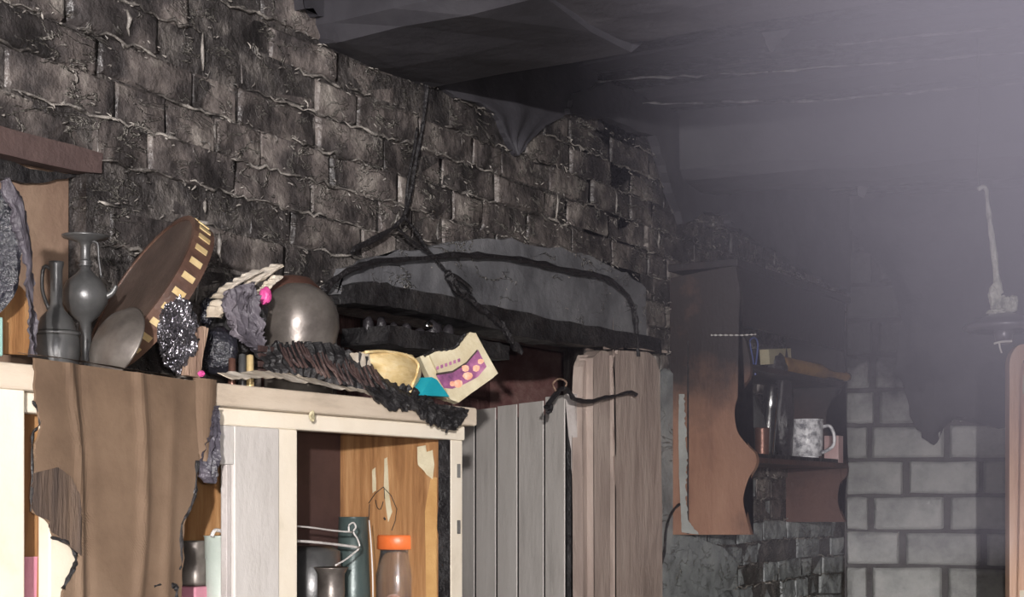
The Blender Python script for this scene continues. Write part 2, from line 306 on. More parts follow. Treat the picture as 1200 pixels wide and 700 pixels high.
def lump(bm, c, s, amp=.3, freq=2.0, sub=3, seed=0, flatz=None, ridged=False):
    g = bmesh.ops.create_icosphere(bm, subdivisions=sub, radius=1)
    for v in g['verts']:
        p = v.co.copy(); q = p*freq + Vector((seed*3.1, seed*1.7, seed))
        h = noise.noise(q) + .5*noise.noise(q*2.3) + .25*noise.noise(q*5)
        if ridged: h = .5 - abs(h)*1.6
        p *= 1 + amp*h; v.co = Vector(c) + Vector((p.x*s[0], p.y*s[1], p.z*s[2]))
        if flatz is not None and v.co.z < flatz: v.co.z = flatz
    return bm

# ================================================================== THE SETTING
# ---- left wall: mortar core, with a doorway behind the cabinet and a shallow niche on the far left
WZ = 2.95
DY0, DY1, DZ = PX(395, 400).y, PX(684, 400).y, PX(431, 347).z + .0     # doorway in plan and its head
NY0, NY1, NZ = -4.65, PX(101, 180).y, PX(101, 180).z + .002
def wall_piece(bm, y0, y1, z0, z1, x0=-.24): box(bm, (x0, y0, z0), (0, y1, z1))
bm = new()
wall_piece(bm, -9.2, NY0, 0, WZ); wall_piece(bm, NY0, NY1, 0, 1.5); wall_piece(bm, NY0, NY1, NZ, WZ)
if 1:
    P8 = [bm.verts.new((x, y, z)) for x, y in ((0, DY1), (0, .05), (-.24, .05), (-.24, DY1+.32)) for z in (0, WZ)]
    for q in ((0,1,3,2), (2,3,5,4), (4,5,7,6), (6,7,1,0), (0,2,4,6), (1,7,5,3)): bm.faces.new([P8[i] for i in q])
box(bm, (-.24, NY0, 1.5), (-.05, NY1, NZ))
wall_piece(bm, NY1, DY0, 0, WZ); wall_piece(bm, DY0, DY1+.32, DZ, WZ)
WL = obj('wall_left', bm, 'mortar', kind='structure')
def brick_mesh(seed, h=.0625, d=.005, rough=.0028, inset=.0009, nx=5, nz=4, mm='brick'):
    """one brick of unit length along y: uneven face, worn arrises, skirt sunk into the mortar"""
    rr = random.Random(seed); bm = bmesh.new(); G = []; YP = (0, .045, .5, .955, 1); ZP = (0, .1, .9, 1); nz = 4
    for i in range(nx):
        row = []
        for j in range(nz):
            e = (i in (0, nx-1)) + (j in (0, nz-1))
            y = (YP[i]-.5) + (rr.uniform(-.012, .012) if 0 < i < nx-1 else 0); z = (ZP[j]-.5)*h
            if e: z += rr.uniform(-1, 1)*rough*.7
            row.append(bm.verts.new((d + rr.uniform(-1, 1)*rough - (inset*e), y, z)))
        G.append(row)
    for i in range(nx-1):
        for j in range(nz-1): bm.faces.new((G[i][j], G[i+1][j], G[i+1][j+1], G[i][j+1]))
    rim = [G[i][0] for i in range(nx)] + [G[nx-1][j] for j in range(1, nz)] + [G[i][nz-1] for i in range(nx-2, -1, -1)] + [G[0][j] for j in range(nz-2, 0, -1)]
    back = [bm.verts.new((-.006, v.co.y*1.03, v.co.z*1.1)) for v in rim]
    for i in range(len(rim)): k = (i+1) % len(rim); bm.faces.new((rim[i], back[i], back[k], rim[k]))
    bmesh.ops.recalc_face_normals(bm, faces=bm.faces)
    me = bpy.data.meshes.new('brick'); bm.to_mesh(me); bm.free(); me.materials.append(M[mm])
    for p in me.polygons: p.use_smooth = True
    return me
def wob(y, z): return .012*noise.noise(Vector((y*1.3, z*3.0, 1.7))) + .004*noise.noise(Vector((y*6, z*9, 4.1)))
BM = [brick_mesh(100+i) for i in range(14)]
BML = [brick_mesh(150+i, mm='limebrick') for i in range(8)]
def in_poly(p, poly):
    c = False; n = len(poly)
    for i in range(n):
        a, b = poly[i], poly[(i+1) % n]
        if (a[1] > p[1]) != (b[1] > p[1]) and p[0] < (b[0]-a[0])*(p[1]-a[1])/(b[1]-a[1]) + a[0]: c = not c
    return c
def toPX(v):
    d = Vector(v)-CAM; D = d.dot(FV); return (CX + FPX*d.dot(RV)/D, HY - FPX*d.z/D, D)
GREY = [(383,345),(392,318),(440,300),(520,285),(590,282),(660,295),(720,318),(748,340),(748,412),(600,385),(430,352)]   # smoothed plaster over the lintel
SOOTP = [(505,45),(512,112),(548,118),(578,132),(590,168),(601,180),(622,160),(655,140),(672,120),(700,60),(700,20),(505,20)]
CRACK = .068
cand = []
for c in range(int(1.15/CRACK), int(2.62/CRACK)):
    z = c*CRACK + .034; y = -4.75 + R.uniform(0, .2)
    while y < -.05:
        L = R.choice((.115, .21, .22, .215, .125, .2)); yc = y+L/2
        if yc + L/2 > -.0: L = -.005-y; yc = y+L/2
        if L < .04: break
        px, py, D = toPX((0, yc, z+wob(yc, z)))
        ok = True
        if NY0-.1 < yc-L/2 and yc - L/2 < NY1 and 1.5 < z < NZ+.02: ok = False
        if DY0-L/2-.0 < yc < DY1+L/2 and z < DZ+.03: ok = False
        if in_poly((px, py), GREY) and R.random() < .9: ok = False
        if in_poly((px, py), SOOTP): ok = False
        if z < 1.69 and yc < DY0: ok = False
        if -60 < px < 1000 and py < 730 and py > -40 or (not -60 < px < 1000): pass
        if px < -160 or py > 740 or py < -70: ok = False
        if ok: cand.append((L/(D*D), yc, z+wob(yc, z), L))
        y += L + R.uniform(.001, .006)
cand.sort(reverse=True)
print('left wall bricks', len(cand))
rest = bmesh.new()
for k, (_, yc, z, L) in enumerate(cand):
    q_ = toPX((0, yc, z)); me = BML[k % len(BML)] if q_[0] > 752 and (q_[1] > 590 + 25*math.sin(yc*9) or (q_[0] < 805 and q_[1] > 455)) else BM[k % len(BM)]
    slope = (wob(yc+.05, z)-wob(yc-.05, z))/.1
    mtx = Matrix.Translation((R.uniform(-.006, .004), yc, z)) @ Matrix.Rotation(slope + R.uniform(-.02, .02), 4, 'X') @ Matrix.Rotation(R.uniform(-.012, .012), 4, 'Z') @ Matrix.Diagonal((R.uniform(.6, 1.35), L, R.uniform(.93, 1.04), 1))
    if k < 299:
        o = bpy.data.objects.new('brick', me); COL.objects.link(o); o.parent = WL; o.matrix_local = mtx
    else:
        t = me.copy(); t.transform(mtx); rest.from_mesh(t); bpy.data.meshes.remove(t)
if len(cand) > 299: obj('far_bricks', rest, 'brick', WL, smooth=True, kind='stuff')
# squeezed-out mortar lips along the joints, broken and uneven
bm = bmesh.new()
for c in range(int(1.15/CRACK), int(2.62/CRACK)+1):
    z = c*CRACK; y = -4.75
    while y < -.05:
        L = R.uniform(.05, .3)
        if R.random() < .62:
            pts = []; yy = y
            while yy < min(y+L, -.03):
                zz = z + wob(yy, z) + R.uniform(-.005, .006)
                px, py, D = toPX((0, yy, zz))
                bad = (NY0-.1 < yy < NY1+.01 and 1.5 < zz < NZ+.01) or (DY0-.02 < yy < DY1+.02 and zz < DZ+.03) or (zz < 1.7 and yy < DY0) or (in_poly((px, py), GREY) and R.random() < .8) or in_poly((px, py), SOOTP)
                if not bad: pts.append(Vector((R.uniform(.003, .013), yy, zz)))
                elif len(pts) > 1: break
                yy += .016
            if len(pts) > 2:
                n = len(pts); tube(bm, pts, lambda t: .0007 + .0028*math.sin(PI*t)**.5*R.uniform(.2, 1.25), n=5, k=1, jit=.25)
        y += L
for _ in range(45):        # perpend joints and drips
    c = R.randint(int(1.7/CRACK), int(2.6/CRACK)); z = c*CRACK + .034; y = R.uniform(-4.3, -.1); px, py, D = toPX((0, y, z))
    if in_poly((px, py), GREY) or in_poly((px, py), SOOTP) or (NY0-.1 < y < NY1+.02 and z < NZ+.04) or (DY0-.03 < y < DY1+.03 and z < DZ+.05): continue
    h = R.uniform(.012, .036)
    tube(bm, [(R.uniform(.012, .02), y + R.uniform(-.006, .006), z + h*s) for s in (-1, -.4, .3, 1)], lambda t: .0012 + .003*math.sin(PI*t)*R.uniform(.5, 1.2), n=5, k=1, jit=.2)
# small pale flakes added as glinting speckle, thickest along the joints
for _ in range(3400):
    c = R.randint(int(1.7/CRACK), int(2.62/CRACK)); y = -4.35 + 4.3*R.random()**1.15; z = c*CRACK + R.gauss(0, .011); z += wob(y, z); px, py, D = toPX((0, y, z))
    if in_poly((px, py), SOOTP) or (NY0-.1 < y < NY1+.01 and z < NZ+.02) or (DY0-.03 < y < DY1+.03 and z < DZ+.05): continue
    gx = .012 if in_poly((px, py), GREY) else 0
    if gx and R.random() < .6: continue
    h = R.uniform(.002, .009); a = R.gauss(-.05, .5); X = gx + R.uniform(.004, .009); r0 = R.uniform(.0007, .0018)
    tube(bm, [(X, y-h*math.cos(a), z-h*math.sin(a)), (X+.003, y+R.uniform(-.003, .003), z+R.uniform(-.003, .003)), (X, y+h*math.cos(a), z+h*math.sin(a))], lambda t: r0*(.3+math.sin(PI*t)), n=4, k=2, jit=.2)
obj('mortar_lips_and_glints', bm, 'ridge', WL, smooth=True, kind='stuff')
# plaster patches on the brick
def rough_patch(name, poly, th, m, parent, seed, f=onX(-.002), nrm=(1,0,0), jag=.006, sub=5):
    return obj(name, slab(bmesh.new(), poly, f, th, nrm, jag, sub, seed), m, parent)
rough_patch('plaster_patch', GREY, .024, 'plaster', WL, 3)
rough_patch('plaster_patch', [(757,440),(775,432),(792,450),(797,500),(798,560),(800,628),(840,640),(860,660),(850,690),(800,720),(790,760),(757,760)], .017, 'limeplaster', WL, 13, jag=.004)
obj('soot_shade_patch', sheet(new(), [(503,15),(505,60),(510,100),(530,116),(556,122),(578,136),(588,160),(599,181)], [(702,15),(698,60),(694,96),(672,116),(655,138),(632,150),(616,164),(603,184)], onX(.002), 40, 24, .012,
    lambda u, v: .006*noise.noise(Vector((u*4, v*5, 7))) + .004*math.sin(v*19)*u, jag=.005, seed=21), 'soot_plaster', WL)
rough_patch('soot_shade_patch', [(330,-60),(345,12),(372,22),(398,24),(436,30),(455,52),(470,58),(505,60),(520,20),(520,-60)], .03, 'soot_plaster', WL, 5, jag=.008)
rough_patch('soot_shade_patch', [(655,135),(663,112),(700,100),(760,120),(805,150),(830,160),(840,205),(850,262),(838,250),(815,252),(790,262),(770,205),(758,162),(700,140)], .03, 'soot_plaster', WL, 6, jag=.006)  # lower part is a dark sheet for the shade inside a gap
rough_patch('soot_shade_patch', [(845,160),(1000,160),(990,345),(945,322),(900,296),(860,272),(846,262)], .028, 'soot_plaster', WL, 16, jag=.008)
for i, (x, y, r) in enumerate(((167,188,20), (40,25,16), (290,232,24), (212,10,26), (560,200,16), (440,255,14), (120,40,14))):
    pass  # rough_patch('soot_shade_patch', [(x + r*math.cos(a*PI/4)*R.uniform(.6, 1), y + r*1.1*math.sin(a*PI/4)*R.uniform(.8, 1.1)) for a in range(8)], .03, 'plaster', WL, 30+i, jag=.003, sub=2)
# the shallow brown niche on the far left
nb = bmesh.new(); box(nb, (-.052, NY0, 1.5), (-.035, NY1-.006, NZ-.02), .001)
obj('niche_back', nb, 'mud', WL)
nb = bmesh.new(); slab(nb, [(-120,118),(0,155),(105,182),(104,206),(60,200),(0,186),(-120,160)], onX(-.02), .03, jag=.001, sub=3); obj('niche_lintel', nb, 'mud2', WL)
nb = bmesh.new(); slab(nb, [(-120,162),(0,187),(30,200),(70,204),(100,207),(60,212),(30,216),(0,212),(-120,205)], onX(-.034), .012, jag=.0015, sub=4, seed=3); obj('niche_gap_char', nb, 'char', WL)
# ---- back wall of cement blocks
bw = bmesh.new()
BL = 3.6
def bwp(s, off, z): return BD*s + BN*off + Vector((0,0,z))
vs = [bw.verts.new(bwp(s, o_, z)) for s in (-.02, BL) for o_ in (-.2, 0) for z in (0, WZ)]
for q in ((0,1,3,2), (4,6,7,5), (0,4,5,1), (2,3,7,6), (0,2,6,4), (1,5,7,3)): bw.faces.new([vs[i] for i in q])
WB = obj('wall_back', bw, 'block_mortar', kind='structure')
BKM = [brick_mesh(200+i, .107, .016, .004, .004, 5, 3, 'block') for i in range(8)]
rotB = math.atan2(BD.y, BD.x) - PI/2           # brick runs along local +y, faces local +x
zc0 = PB(1080, 560).z - 10*.1275
nb_ = 0
for c in range(0, 17):
    z = zc0 + c*.1275
    if z < .9 or z > 2.66: continue
    s = -.05 - (.12 if c % 2 else 0)
    first = True
    while s < 2.3:
        L = .245 + R.uniform(-.012, .012)
        if first and R.random() < .4: L *= .6
        first = False
        a = max(s, .008); 
        if s+L > .06:
            LL = s+L-a; p = bwp(a+LL/2, 0, z)
            o = bpy.data.objects.new('block', BKM[nb_ % len(BKM)]); COL.objects.link(o); o.parent = WB
            o.matrix_local = Matrix.Translation(p) @ Matrix.Rotation(rotB, 4, 'Z') @ Matrix.Rotation(R.uniform(-.008, .008), 4, 'X') @ Matrix.Diagonal((1, LL, R.uniform(.97, 1.02), 1))
            nb_ += 1
        s += L + R.uniform(.02, .028)
print('blocks', nb_)
# soot-black coat hanging loose on the block wall, with its drip
obj('soot_coat', slab(bmesh.new(), [(1056,385),(1120,380),(1200,382),(1200,500),(1170,502),(1140,492),(1112,486),(1106,500),(1094,522),(1082,512),(1068,490),(1058,452),(1050,428)], onB(.016), .02, BN, .006, 5, 8), 'soot_plaster', WB)
obj('soot_coat', slab(bmesh.new(), [(985,120),(1200,100),(1200,386),(1062,388),(1064,285),(1040,262),(1010,270),(985,268)], onB(.014), .012, BN, .006, 5, 9), 'soot_plaster', WB)
# ---- floor, other walls, ceiling
b = new(); box(b, (-1.4, -9.2, -.1), (4.2, 1.2, 0)); FL = obj('floor', b, 'floor', kind='structure')
b = new(); box(b, (4.0, -9.2, 0), (4.2, .9, WZ)); obj('wall_right', b, 'plaster', kind='structure')
b = new(); box(b, (-.24, -9.4, 0), (4.2, -9.2, WZ)); obj('wall_front', b, 'plaster', kind='structure')
b = new(); box(b, (-1.4, -9.4, WZ-.06), (4.2, 1.2, WZ+.04)); CE = obj('ceiling', b, 'char', kind='structure')
# charred ceiling boards laid across the beams
y = -3.6; k = 0
while y < .75:
    wd = R.uniform(.09, .15); z = 2.66 + R.uniform(-.012, .012)
    b = new(); a0 = Vector((0, y, 0)); d2 = Vector((1, .09 if y > -2.5 else 0, 0)).normalized(); nn = Vector((-d2.y, d2.x, 0))
    n = 14; ring = []
    for i in range(n+1):
        t = -.02 + 4.1*i/n; sag = .006*math.sin(i*1.3+k); ww = wd*(.5 + .05*math.sin(i*2.1+k*3))
        p = a0 + d2*t; ring.append([b.verts.new(p + nn*q*ww + Vector((0,0,z+sag+h))) for q, h in ((-1, 0.004), (-.8, -.008), (.8, -.008), (1, .004), (1, .03), (-1, .03))])
    for A, B in zip(ring, ring[1:]):
        for i in range(6): b.faces.new((A[i], A[(i+1)%6], B[(i+1)%6], B[i]))
    b.faces.new(ring[0]); b.faces.new(ring[-1])
    obj('ceiling_board', b, 'char' if k % 3 else 'soot_plaster', CE); y += wd + R.uniform(.008, .03); k += 1
# pale strips along the board gaps, their colour imitating light-caught edges and glints
for i, (p0, p1) in enumerate((((700,95), (900,84)), ((905,84), (1210,60)), ((672,107), (728,120)), ((740,122), (960,118)), ((965,118), (1210,96)), ((770,136), (812,151)), ((812,152), (960,144)), ((975,52), (1210,30)))):
    b = new(); A = []
    f = lambda q, zz=2.628: CAM + ray(*q)*((zz-CAM.z)/ray(*q).z)
    pts = [f((p0[0]+(p1[0]-p0[0])*t/12, p0[1]+(p1[1]-p0[1])*t/12 + R.uniform(-1.3, 1.3))) for t in range(13)]
    tube(b, pts, lambda t: .0036*R.uniform(.2, 1.3), n=5, k=2, jit=.3); obj('board_edge_glint', b, 'edge_glint', CE)
def beam(name, a, d, L, w_, z0, z1, m, seed):
    rr = random.Random(seed); b = new(); a = Vector(a); d = Vector(d).normalized(); n = Vector((-d.y, d.x, 0)); N_ = max(4, int(L/.16)); ring = []
    for i in range(N_+1):
        p = a + d*(L*i/N_); ring.append([b.verts.new(p + n*(q*w_/2) + Vector((0,0,h)) + Vector((rr.uniform(-1,1), rr.uniform(-1,1), rr.uniform(-1,1)))*.006) for q, h in
              ((-1, z0+.03), (-.85, z0), (0, z0-.008), (.85, z0), (1, z0+.03), (1, z1), (-1, z1))])
    for A, B in zip(ring, ring[1:]):
        for i in range(7): b.faces.new((A[i], A[(i+1)%7], B[(i+1)%7], B[i]))
    b.faces.new(ring[0]); b.faces.new(ring[-1]); return obj(name, b, m, CE, smooth=False)
beam('beam', (-.1, -2.86, 0), (1, .0, 0), 4.2, .4, 2.46, 2.70, 'beam_plaster', 1)
beam('beam_end', (-.1, -2.86, 0), (1, .0, 0), .6, .425, 2.45, 2.70, 'soot_plaster', 5)
beam('beam', (-.1, -1.35, 0), BD, 4.2, .28, 2.465, 2.67, 'soot_plaster', 2)
# flakes of plaster hanging from the beams
for poly, x in (([(1004,196),(1030,193),(1032,205),(1018,216),(1012,232),(1006,230)], 0), ([(1028,194),(1068,190),(1066,200),(1040,207),(1030,204)], 0), ([(975,196),(1000,194),(1001,205),(992,218),(985,212),(970,204)], 0), ([(909,206),(918,205),(926,214),(934,222),(924,218)], 0), ([(893,40),(930,34),(918,44),(910,50),(903,62),(898,52)], 1)):
    D = (4.55 if x == 0 else 3.2) - (poly[0][0]-900)*.0007
    obj('plaster_flake', slab(bmesh.new(), poly, onD(D), .004, -FV, .0025, 3, poly[0][0]), 'beam_plaster', CE)
# ---- the room seen through the doorway in the left wall
b = new(); box(b, (-.95, DY0-.7, 0), (-.85, DY1+.9, WZ)); WA = obj('wall_alcove', b, 'maroon', kind='structure')
MB_ = [brick_mesh(300+i, .062, .016, .003, .004, 5, 3, 'maroon') for i in range(5)]
k = 0
for c in range(10):
    z = 1.72 + c*.07; y = DY0-.1 + (.06 if c % 2 else 0)
    while y < DY1+.75:
        L = R.choice((.2, .21, .11)); o = bpy.data.objects.new('brick', MB_[k % 5]); COL.objects.link(o); o.parent = WA; k += 1
        o.matrix_local = Matrix.Translation((-.85, y+L/2, z)) @ Matrix.Diagonal((1, L, 1, 1)); y += L + .012
b = new(); box(b, (-.95, DY0-.75, 0), (-.24, DY0-.65, WZ)); obj('wall_alcove_near', b, 'maroon', kind='structure')
b = new(); box(b, (-.95, DY1+.9, 0), (-.24, DY1+1.0, WZ)); obj('wall_alcove_far', b, 'maroon', kind='structure')

# ================================================================== DOORWAY: lintel, door, frame boards
b = slab(bmesh.new(), [(380,338),(405,333),(430,337),(500,352),(560,364),(620,376),(690,389),(746,400),(746,415),(715,408),(690,411),(640,404),(600,402),(545,388),(500,377),(450,368),(420,362),(382,356)], onX(-.02), .075, (1,0,0), .004, 4, 5)
solo('door_lintel', b, 'char', 'long charred black lintel beam across the brick wall under the arched cable', 'beam', PX(560, 390, 0))
# door leaf of vertical planks, swung inwards
HA, HB = Vector((.0, -2.045, 0)), Vector((-.50, -1.755, 0)); ld = (HB-HA).normalized(); ln = Vector((ld.y, -ld.x, 0))
DR = thing('plank_door', 'grey white plank door leaf standing ajar behind the cabinet', 'door', (HA.x, HA.y, 0))
def leaf_at(px, py=500):
    d = ray(px, py); t = (HA - CAM).dot(ln)/d.dot(ln); return (CAM + d*t - HA).dot(ld)
edges = [663, 638, 607, 582, 557, 520, 480]
tops = [463, 470, 474, 478, 482, 484]
for i in range(6):
    a, c = leaf_at(edges[i]-1.3), leaf_at(edges[i+1]+1.6); pa, pc = HA+ld*a, HA+ld*c
    dpt = (pa-CAM).dot(FV); zt = 1.55 + dpt*(590-tops[i])/FPX
    obj('plank', obox(new(), pa, pc, .05, zt, .003, 0), 'doorplank', DR)
obj('gap_shade_backing', obox(new(), HA+ld*.03 + ln*.014, HB + ln*.014, .1, 1.78, .012), 'char', DR)  # dark board added to give the plank gaps their shade
for z in (.4, 1.05): obj('ledge', obox(new(), HA+ld*.03 + ln*.036, HB + ln*.036, z, z+.12, .022), 'doorplank', DR)
b = slab(bmesh.new(), [(662,462),(672,463),(688,600),(700,760),(682,760),(674,600)], onX(-.02), .025, (1,0,0)); obj('edge_batten', b, 'palebatten', DR)
# frame boards
FB = thing('door_post', 'broad weathered brown post board with rounded top beside the plank door', 'door post', PX(716, 900, 0))
FB.location.z = 0; FB['wl'] = list(FB.location)
b = slab(bmesh.new(), [(701,1200),(702,600),(700,470),(699,418),(706,410),(720,407),(738,410),(750,420),(755,436),(758,600),(760,1200)], onX(.0), .05, (1,0,0), .0015, 4, 2); bmesh.ops.bevel(b, geom=[e for e in b.edges if len(e.link_faces) == 2 and e.calc_face_angle(0) > 1.2], offset=.006, segments=2, affect='EDGES'); obj('post_board', b, 'post', FB)
b = slab(bmesh.new(), [(681,1200),(680,600),(679,470),(679,420),(688,412),(698,414),(698,470),(699,600),(698,1200)], onX(.0), .04, (1,0,0), .0015, 4, 3); obj('narrow_board', b, 'post', FB, label='narrower paler board')
b = slab(bmesh.new(), [(672,1200),(671,600),(670,470),(672,430),(677,417),(679,470),(679,1200)], onX(-.01), .03, (1,0,0), .001, 3, 4); obj('back_board', b, 'post', FB)

# ================================================================== THE CABINET
CXF = .35; TZ = 1.722
def yz(px, py, X=CXF): p = PX(px, py, X); return p.y, p.z
CY0, CY1 = -4.75, PX(542, 560, CXF).y
CB = thing('kitchen_cabinet', 'cream painted wooden kitchen cabinet with glass front openings under the burnt clutter', 'cabinet', (.2, (CY0+CY1)/2, 0))
yR, yL = PX(558, 495, .375).y, CY0
box_ = lambda lo, hi, m, name, bev=.0015, par=CB, jit=0, **k: obj(name, box(new(), lo, hi, jit, R, bev), m, par, **k)
box_((.03, CY0, TZ-.018), (CXF+.005, CY1+.02, TZ), 'cream_grain', 'top_board')
box_((CXF, CY0, 1.690), (.378, yR, TZ+.001), 'cream_grain', 'cornice', .004)
zt = 1.664
box_((CXF-.02, CY0, zt), (CXF+.006, CY1, 1.690), 'cream', 'face_rail', .003)
def stile(p0, p1, m, name, x1=.352, z1=zt): return box_((CXF-.02, PX(p0, 600, CXF).y, .05), (x1, PX(p1, 600, CXF).y, z1), m, name, .002)
stile(-140, 15, 'cream', 'stile', .372, 1.70); stile(57, 90, 'cream', 'stile'); stile(322.5, 345, 'cream', 'stile', .356); stile(527, 541, 'cream', 'stile')
DG = box_((CXF-.018, PX(269, 600, CXF).y, .05), (.36, PX(321.5, 600, CXF).y, zt), 'greydoor', 'door_frame', .002, label='grey white door stile')
zt2 = PX(268, 545, CXF).z
box_((CXF-.018, PX(92, 600, CXF).y, zt2), (.36, PX(268.6, 600, CXF).y, zt), 'greydoor', 'door_rail', .002)
box_((.345, PX(262, 600, CXF).y, .8), (.356, PX(267.5, 600, CXF).y, zt2), 'palebatten', 'glazing_bead', .001)
yp2, yp1, yp0 = PX(531, 600, CXF).y, PX(333, 600, CXF).y, PX(66, 600, CXF).y
b = box(new(), (.03, yp2-.0, 0), (.331, CY1, TZ-.02)); obj('side_panel', b, 'orange_ply', CB, label='orange brown plywood side')
b = box(new(), (.03, yp1-.009, 0), (.331, yp1+.009, TZ-.02)); obj('partition', b, 'orange_ply', CB)
b = box(new(), (.03, yp0-.009, 0), (.331, yp0+.009, TZ-.02)); obj('partition', b, 'orange_ply', CB)
b = box(new(), (.085, CY0, 0), (.094, CY1-.004, TZ-.02)); obj('back_panel', b, 'dark_int', CB, label='dark smoked back panel')
b = box(new(), (.03, CY0, 1.285), (.325, yp2, 1.30)); obj('shelf', b, 'orange_ply', CB)
b = box(new(), (.03, CY0, .75), (.325, yp2, .765)); obj('shelf', b, 'orange_ply', CB)
b = box(new(), (.03, CY0, .0), (.345, CY1, .05)); obj('plinth', b, 'cream', CB)
# lower closed doors
for p0, p1 in ((346, 526), (92, 321)):
    box_((CXF-.015, PX(p0, 600, CXF).y, .06), (CXF+.003, PX(p1, 600, CXF).y, 1.0), 'cream', 'lower_door', .002)
# charred edge and peeled veneer on the right panel inside, drawn house mark
def on_panel(p, o_=.001):      # pick on the side panel's inner face (plane y = yp2)
    d = ray(*p); return CAM + d*((yp2-o_-CAM.y)/d.y)
obj('charred_edge', slab(bmesh.new(), [(515,518),(527,518),(528,720),(514,720),(517,640),(513,620),(516,575)], lambda p: on_panel(p, .001), .003, (0,-1,0), .001, 3), 'char', CB)
for i, poly in enumerate((([(489,524),(499,522),(500,530),(507,528),(509,545),(507,562),(500,556),(496,551),(490,545)]), ([(451,538),(454,536),(456,580),(460,600),(455,612),(450,572)]), ([(436,552),(440,548),(441,575),(437,578)]))):
    obj('peeled_patch', slab(bmesh.new(), poly, on_panel, .001, (0,-1,0), .0006, 3, i), 'packet', CB)
obj('light_veneer', slab(bmesh.new(), [(498,600),(505,560),(512,560),(512,720),(500,720)], lambda p: on_panel(p, .0003), .001, (0,-1,0), .0006, 3), 'lightply', CB)
ys_ = PX(527, 600, CXF).y; obj('charred_edge', box(new(), (.326, ys_-.002, 1.0), (.3515, ys_, zt), .0004), 'char', CB)
b = new()
for pts in (((432,590),(449,571),(465,597),(459,622)), ((433,591),(432,612)), ((440,586),(442,595),(446,597),(449,588)), ((450,571),(451,585))):
    tube(b, [on_panel(p, .002) for p in pts], .0008, n=5, k=2)
tube(b, [on_panel(p, .002) for p in ((450,607),(451.5,609.5))], .0018, n=6, k=1)
obj('pencil_mark', b, 'char', CB, label='dark house shaped line mark')
# hinges and nail
for y_ in (552, 618):
    p0, p1 = PX(537, y_-8, .354), PX(541, y_+8, .362); obj('hinge', box(new(), (.352, p0.y, p1.z), (.359, p1.y, p0.z), 0, R, .001), 'darksteel', CB)
b = lump(new(), PX(366, 488, .38), (.004, .006, .009), .5, 3, 2, 4); obj('melted_drip', b, 'yellowpaper', CB)

def seat(px, X, z=TZ): p = PX(px, 400, X); return Vector((X, p.y, z))
# ---- inside the cabinet
SH = 1.30
o_ = PX(466, 650, .22); JR = thing('storage_jar', 'clear plastic jar with orange screw lid inside the right cabinet opening', 'jar', (o_.x, o_.y, SH))
sc = 1/scale_at(o_); jt = PX(466, 627, .22).z; jh = jt-SH
obj('jar_body', lathe(new(), [(.0,.001),(.038,.001),(.041,.01),(.040,jh*.5),(.0405,jh*.62),(.037,jh*.7),(.033,jh-.034),(.0325,jh-.022),(.031,jh-.022),(.0355,jh*.7),(.039,jh*.5),(.0395,.012),(.0,.006)], o_*0+JR.location, n=32), 'glass', JR, True)
obj('lid', lathe(new(), [(.0,jh-.006),(.029,jh-.005),(.031,jh-.001),(.036,jh),(.038,jh-.003),(.0385,jh-.026),(.036,jh-.027),(.0,jh-.025)], JR.location, n=32), 'orangelid', JR, True)
obj('lid_knob', lathe(new(), [(.0045,jh-.006),(.004,jh+.004),(.002,jh+.006),(0,jh+.006)], JR.location, n=12), 'orangelid', JR, True)
obj('jar_contents', lump(new(), JR.location + Vector((0,0,.045)), (.031,.031,.042), .12, 3, 2, 3), 'orange_print', JR, True)
def tumbler(name, px, X, topy, r0, r1, m, label, cat='tumbler', group=None, z=SH, rim=.0015):
    p = PX(px, topy, X); h = p.z - z
    return solo(name, lathe(new(), [(0,0),(r0,0),(r0+.001,.004),(r0+(r1-r0)*.5,h*.5),(r1,h-.002),(r1+rim,h),(r1-.0015,h-.001),(r0-.002,.008),(0,.006)], (p.x, p.y, z), n=30), m, label, cat, (p.x, p.y, z), group, True)
tumbler('tall_tumbler', 414, .15, 606, .034, .027, 'green', 'tall green grey metal tumbler behind the white wire rack in the cabinet')
p = PX(388, 665, .24)
solo('steel_pot', lathe(new(), [(0,0),(.03,0),(.036,.02),(.037,.055),(.028,.075),(.0235,.083),(.0235,p.z-SH-.012),(.029,p.z-SH-.002),(.03,p.z-SH),(.022,p.z-SH-.004),(.021,.08),(.034,.05),(0,.01)], (p.x, p.y, SH), n=32), 'steel', 'short round steel pot with flared neck under the wire rack', 'pot', (p.x, p.y, SH), None, True)
p = PX(352, 690, .25)
solo('steel_bowl', lathe(new(), [(0,0),(.02,0),(.03,.02),(.034,.05),(.033,.07),(.031,.068),(.03,.03),(0,.008)], (p.x, p.y-.0, SH), n=28), 'brightsteel', 'small bright steel bowl at the left corner of the right cabinet opening', 'bowl', (p.x, p.y, SH), None, True)
p = PX(366, 640, .155)
solo('smoked_canister', lathe(new(), [(0,0),(.05,0),(.052,.1),(.05,p.z-SH-.01),(.035,p.z-SH),(0,p.z-SH)], (p.x, p.y, SH), n=28), 'darksteel', 'wide smoke blackened canister at the back of the right cabinet opening', 'canister', (p.x, p.y, SH), None, True)
WR = thing('wire_rack', 'white coated wire rack holding a loop across the right cabinet opening', 'rack', tuple(PX(400, 720, .28)))
W = lambda p, X=.29: PX(p[0], p[1], X)
for nm, pts, r in (('upper_wire', [(330,616),(360,618),(390,622),(413,624)], .0016), ('lower_wire', [(330,634),(360,635),(390,638),(421,642)], .0024),
      ('wire_loop', [(409,624),(409,616),(414,613),(417,618),(414,624),(419,632),(421,642),(414,649),(405,656),(393,663)], .0016), ('upright_wire', [(432.5,610),(435,640),(437,690),(437,800)], .0012)):
    obj(nm, tube(new(), [W(p) for p in pts], r, n=7, k=4, jit=.12), 'wire', WR, True)
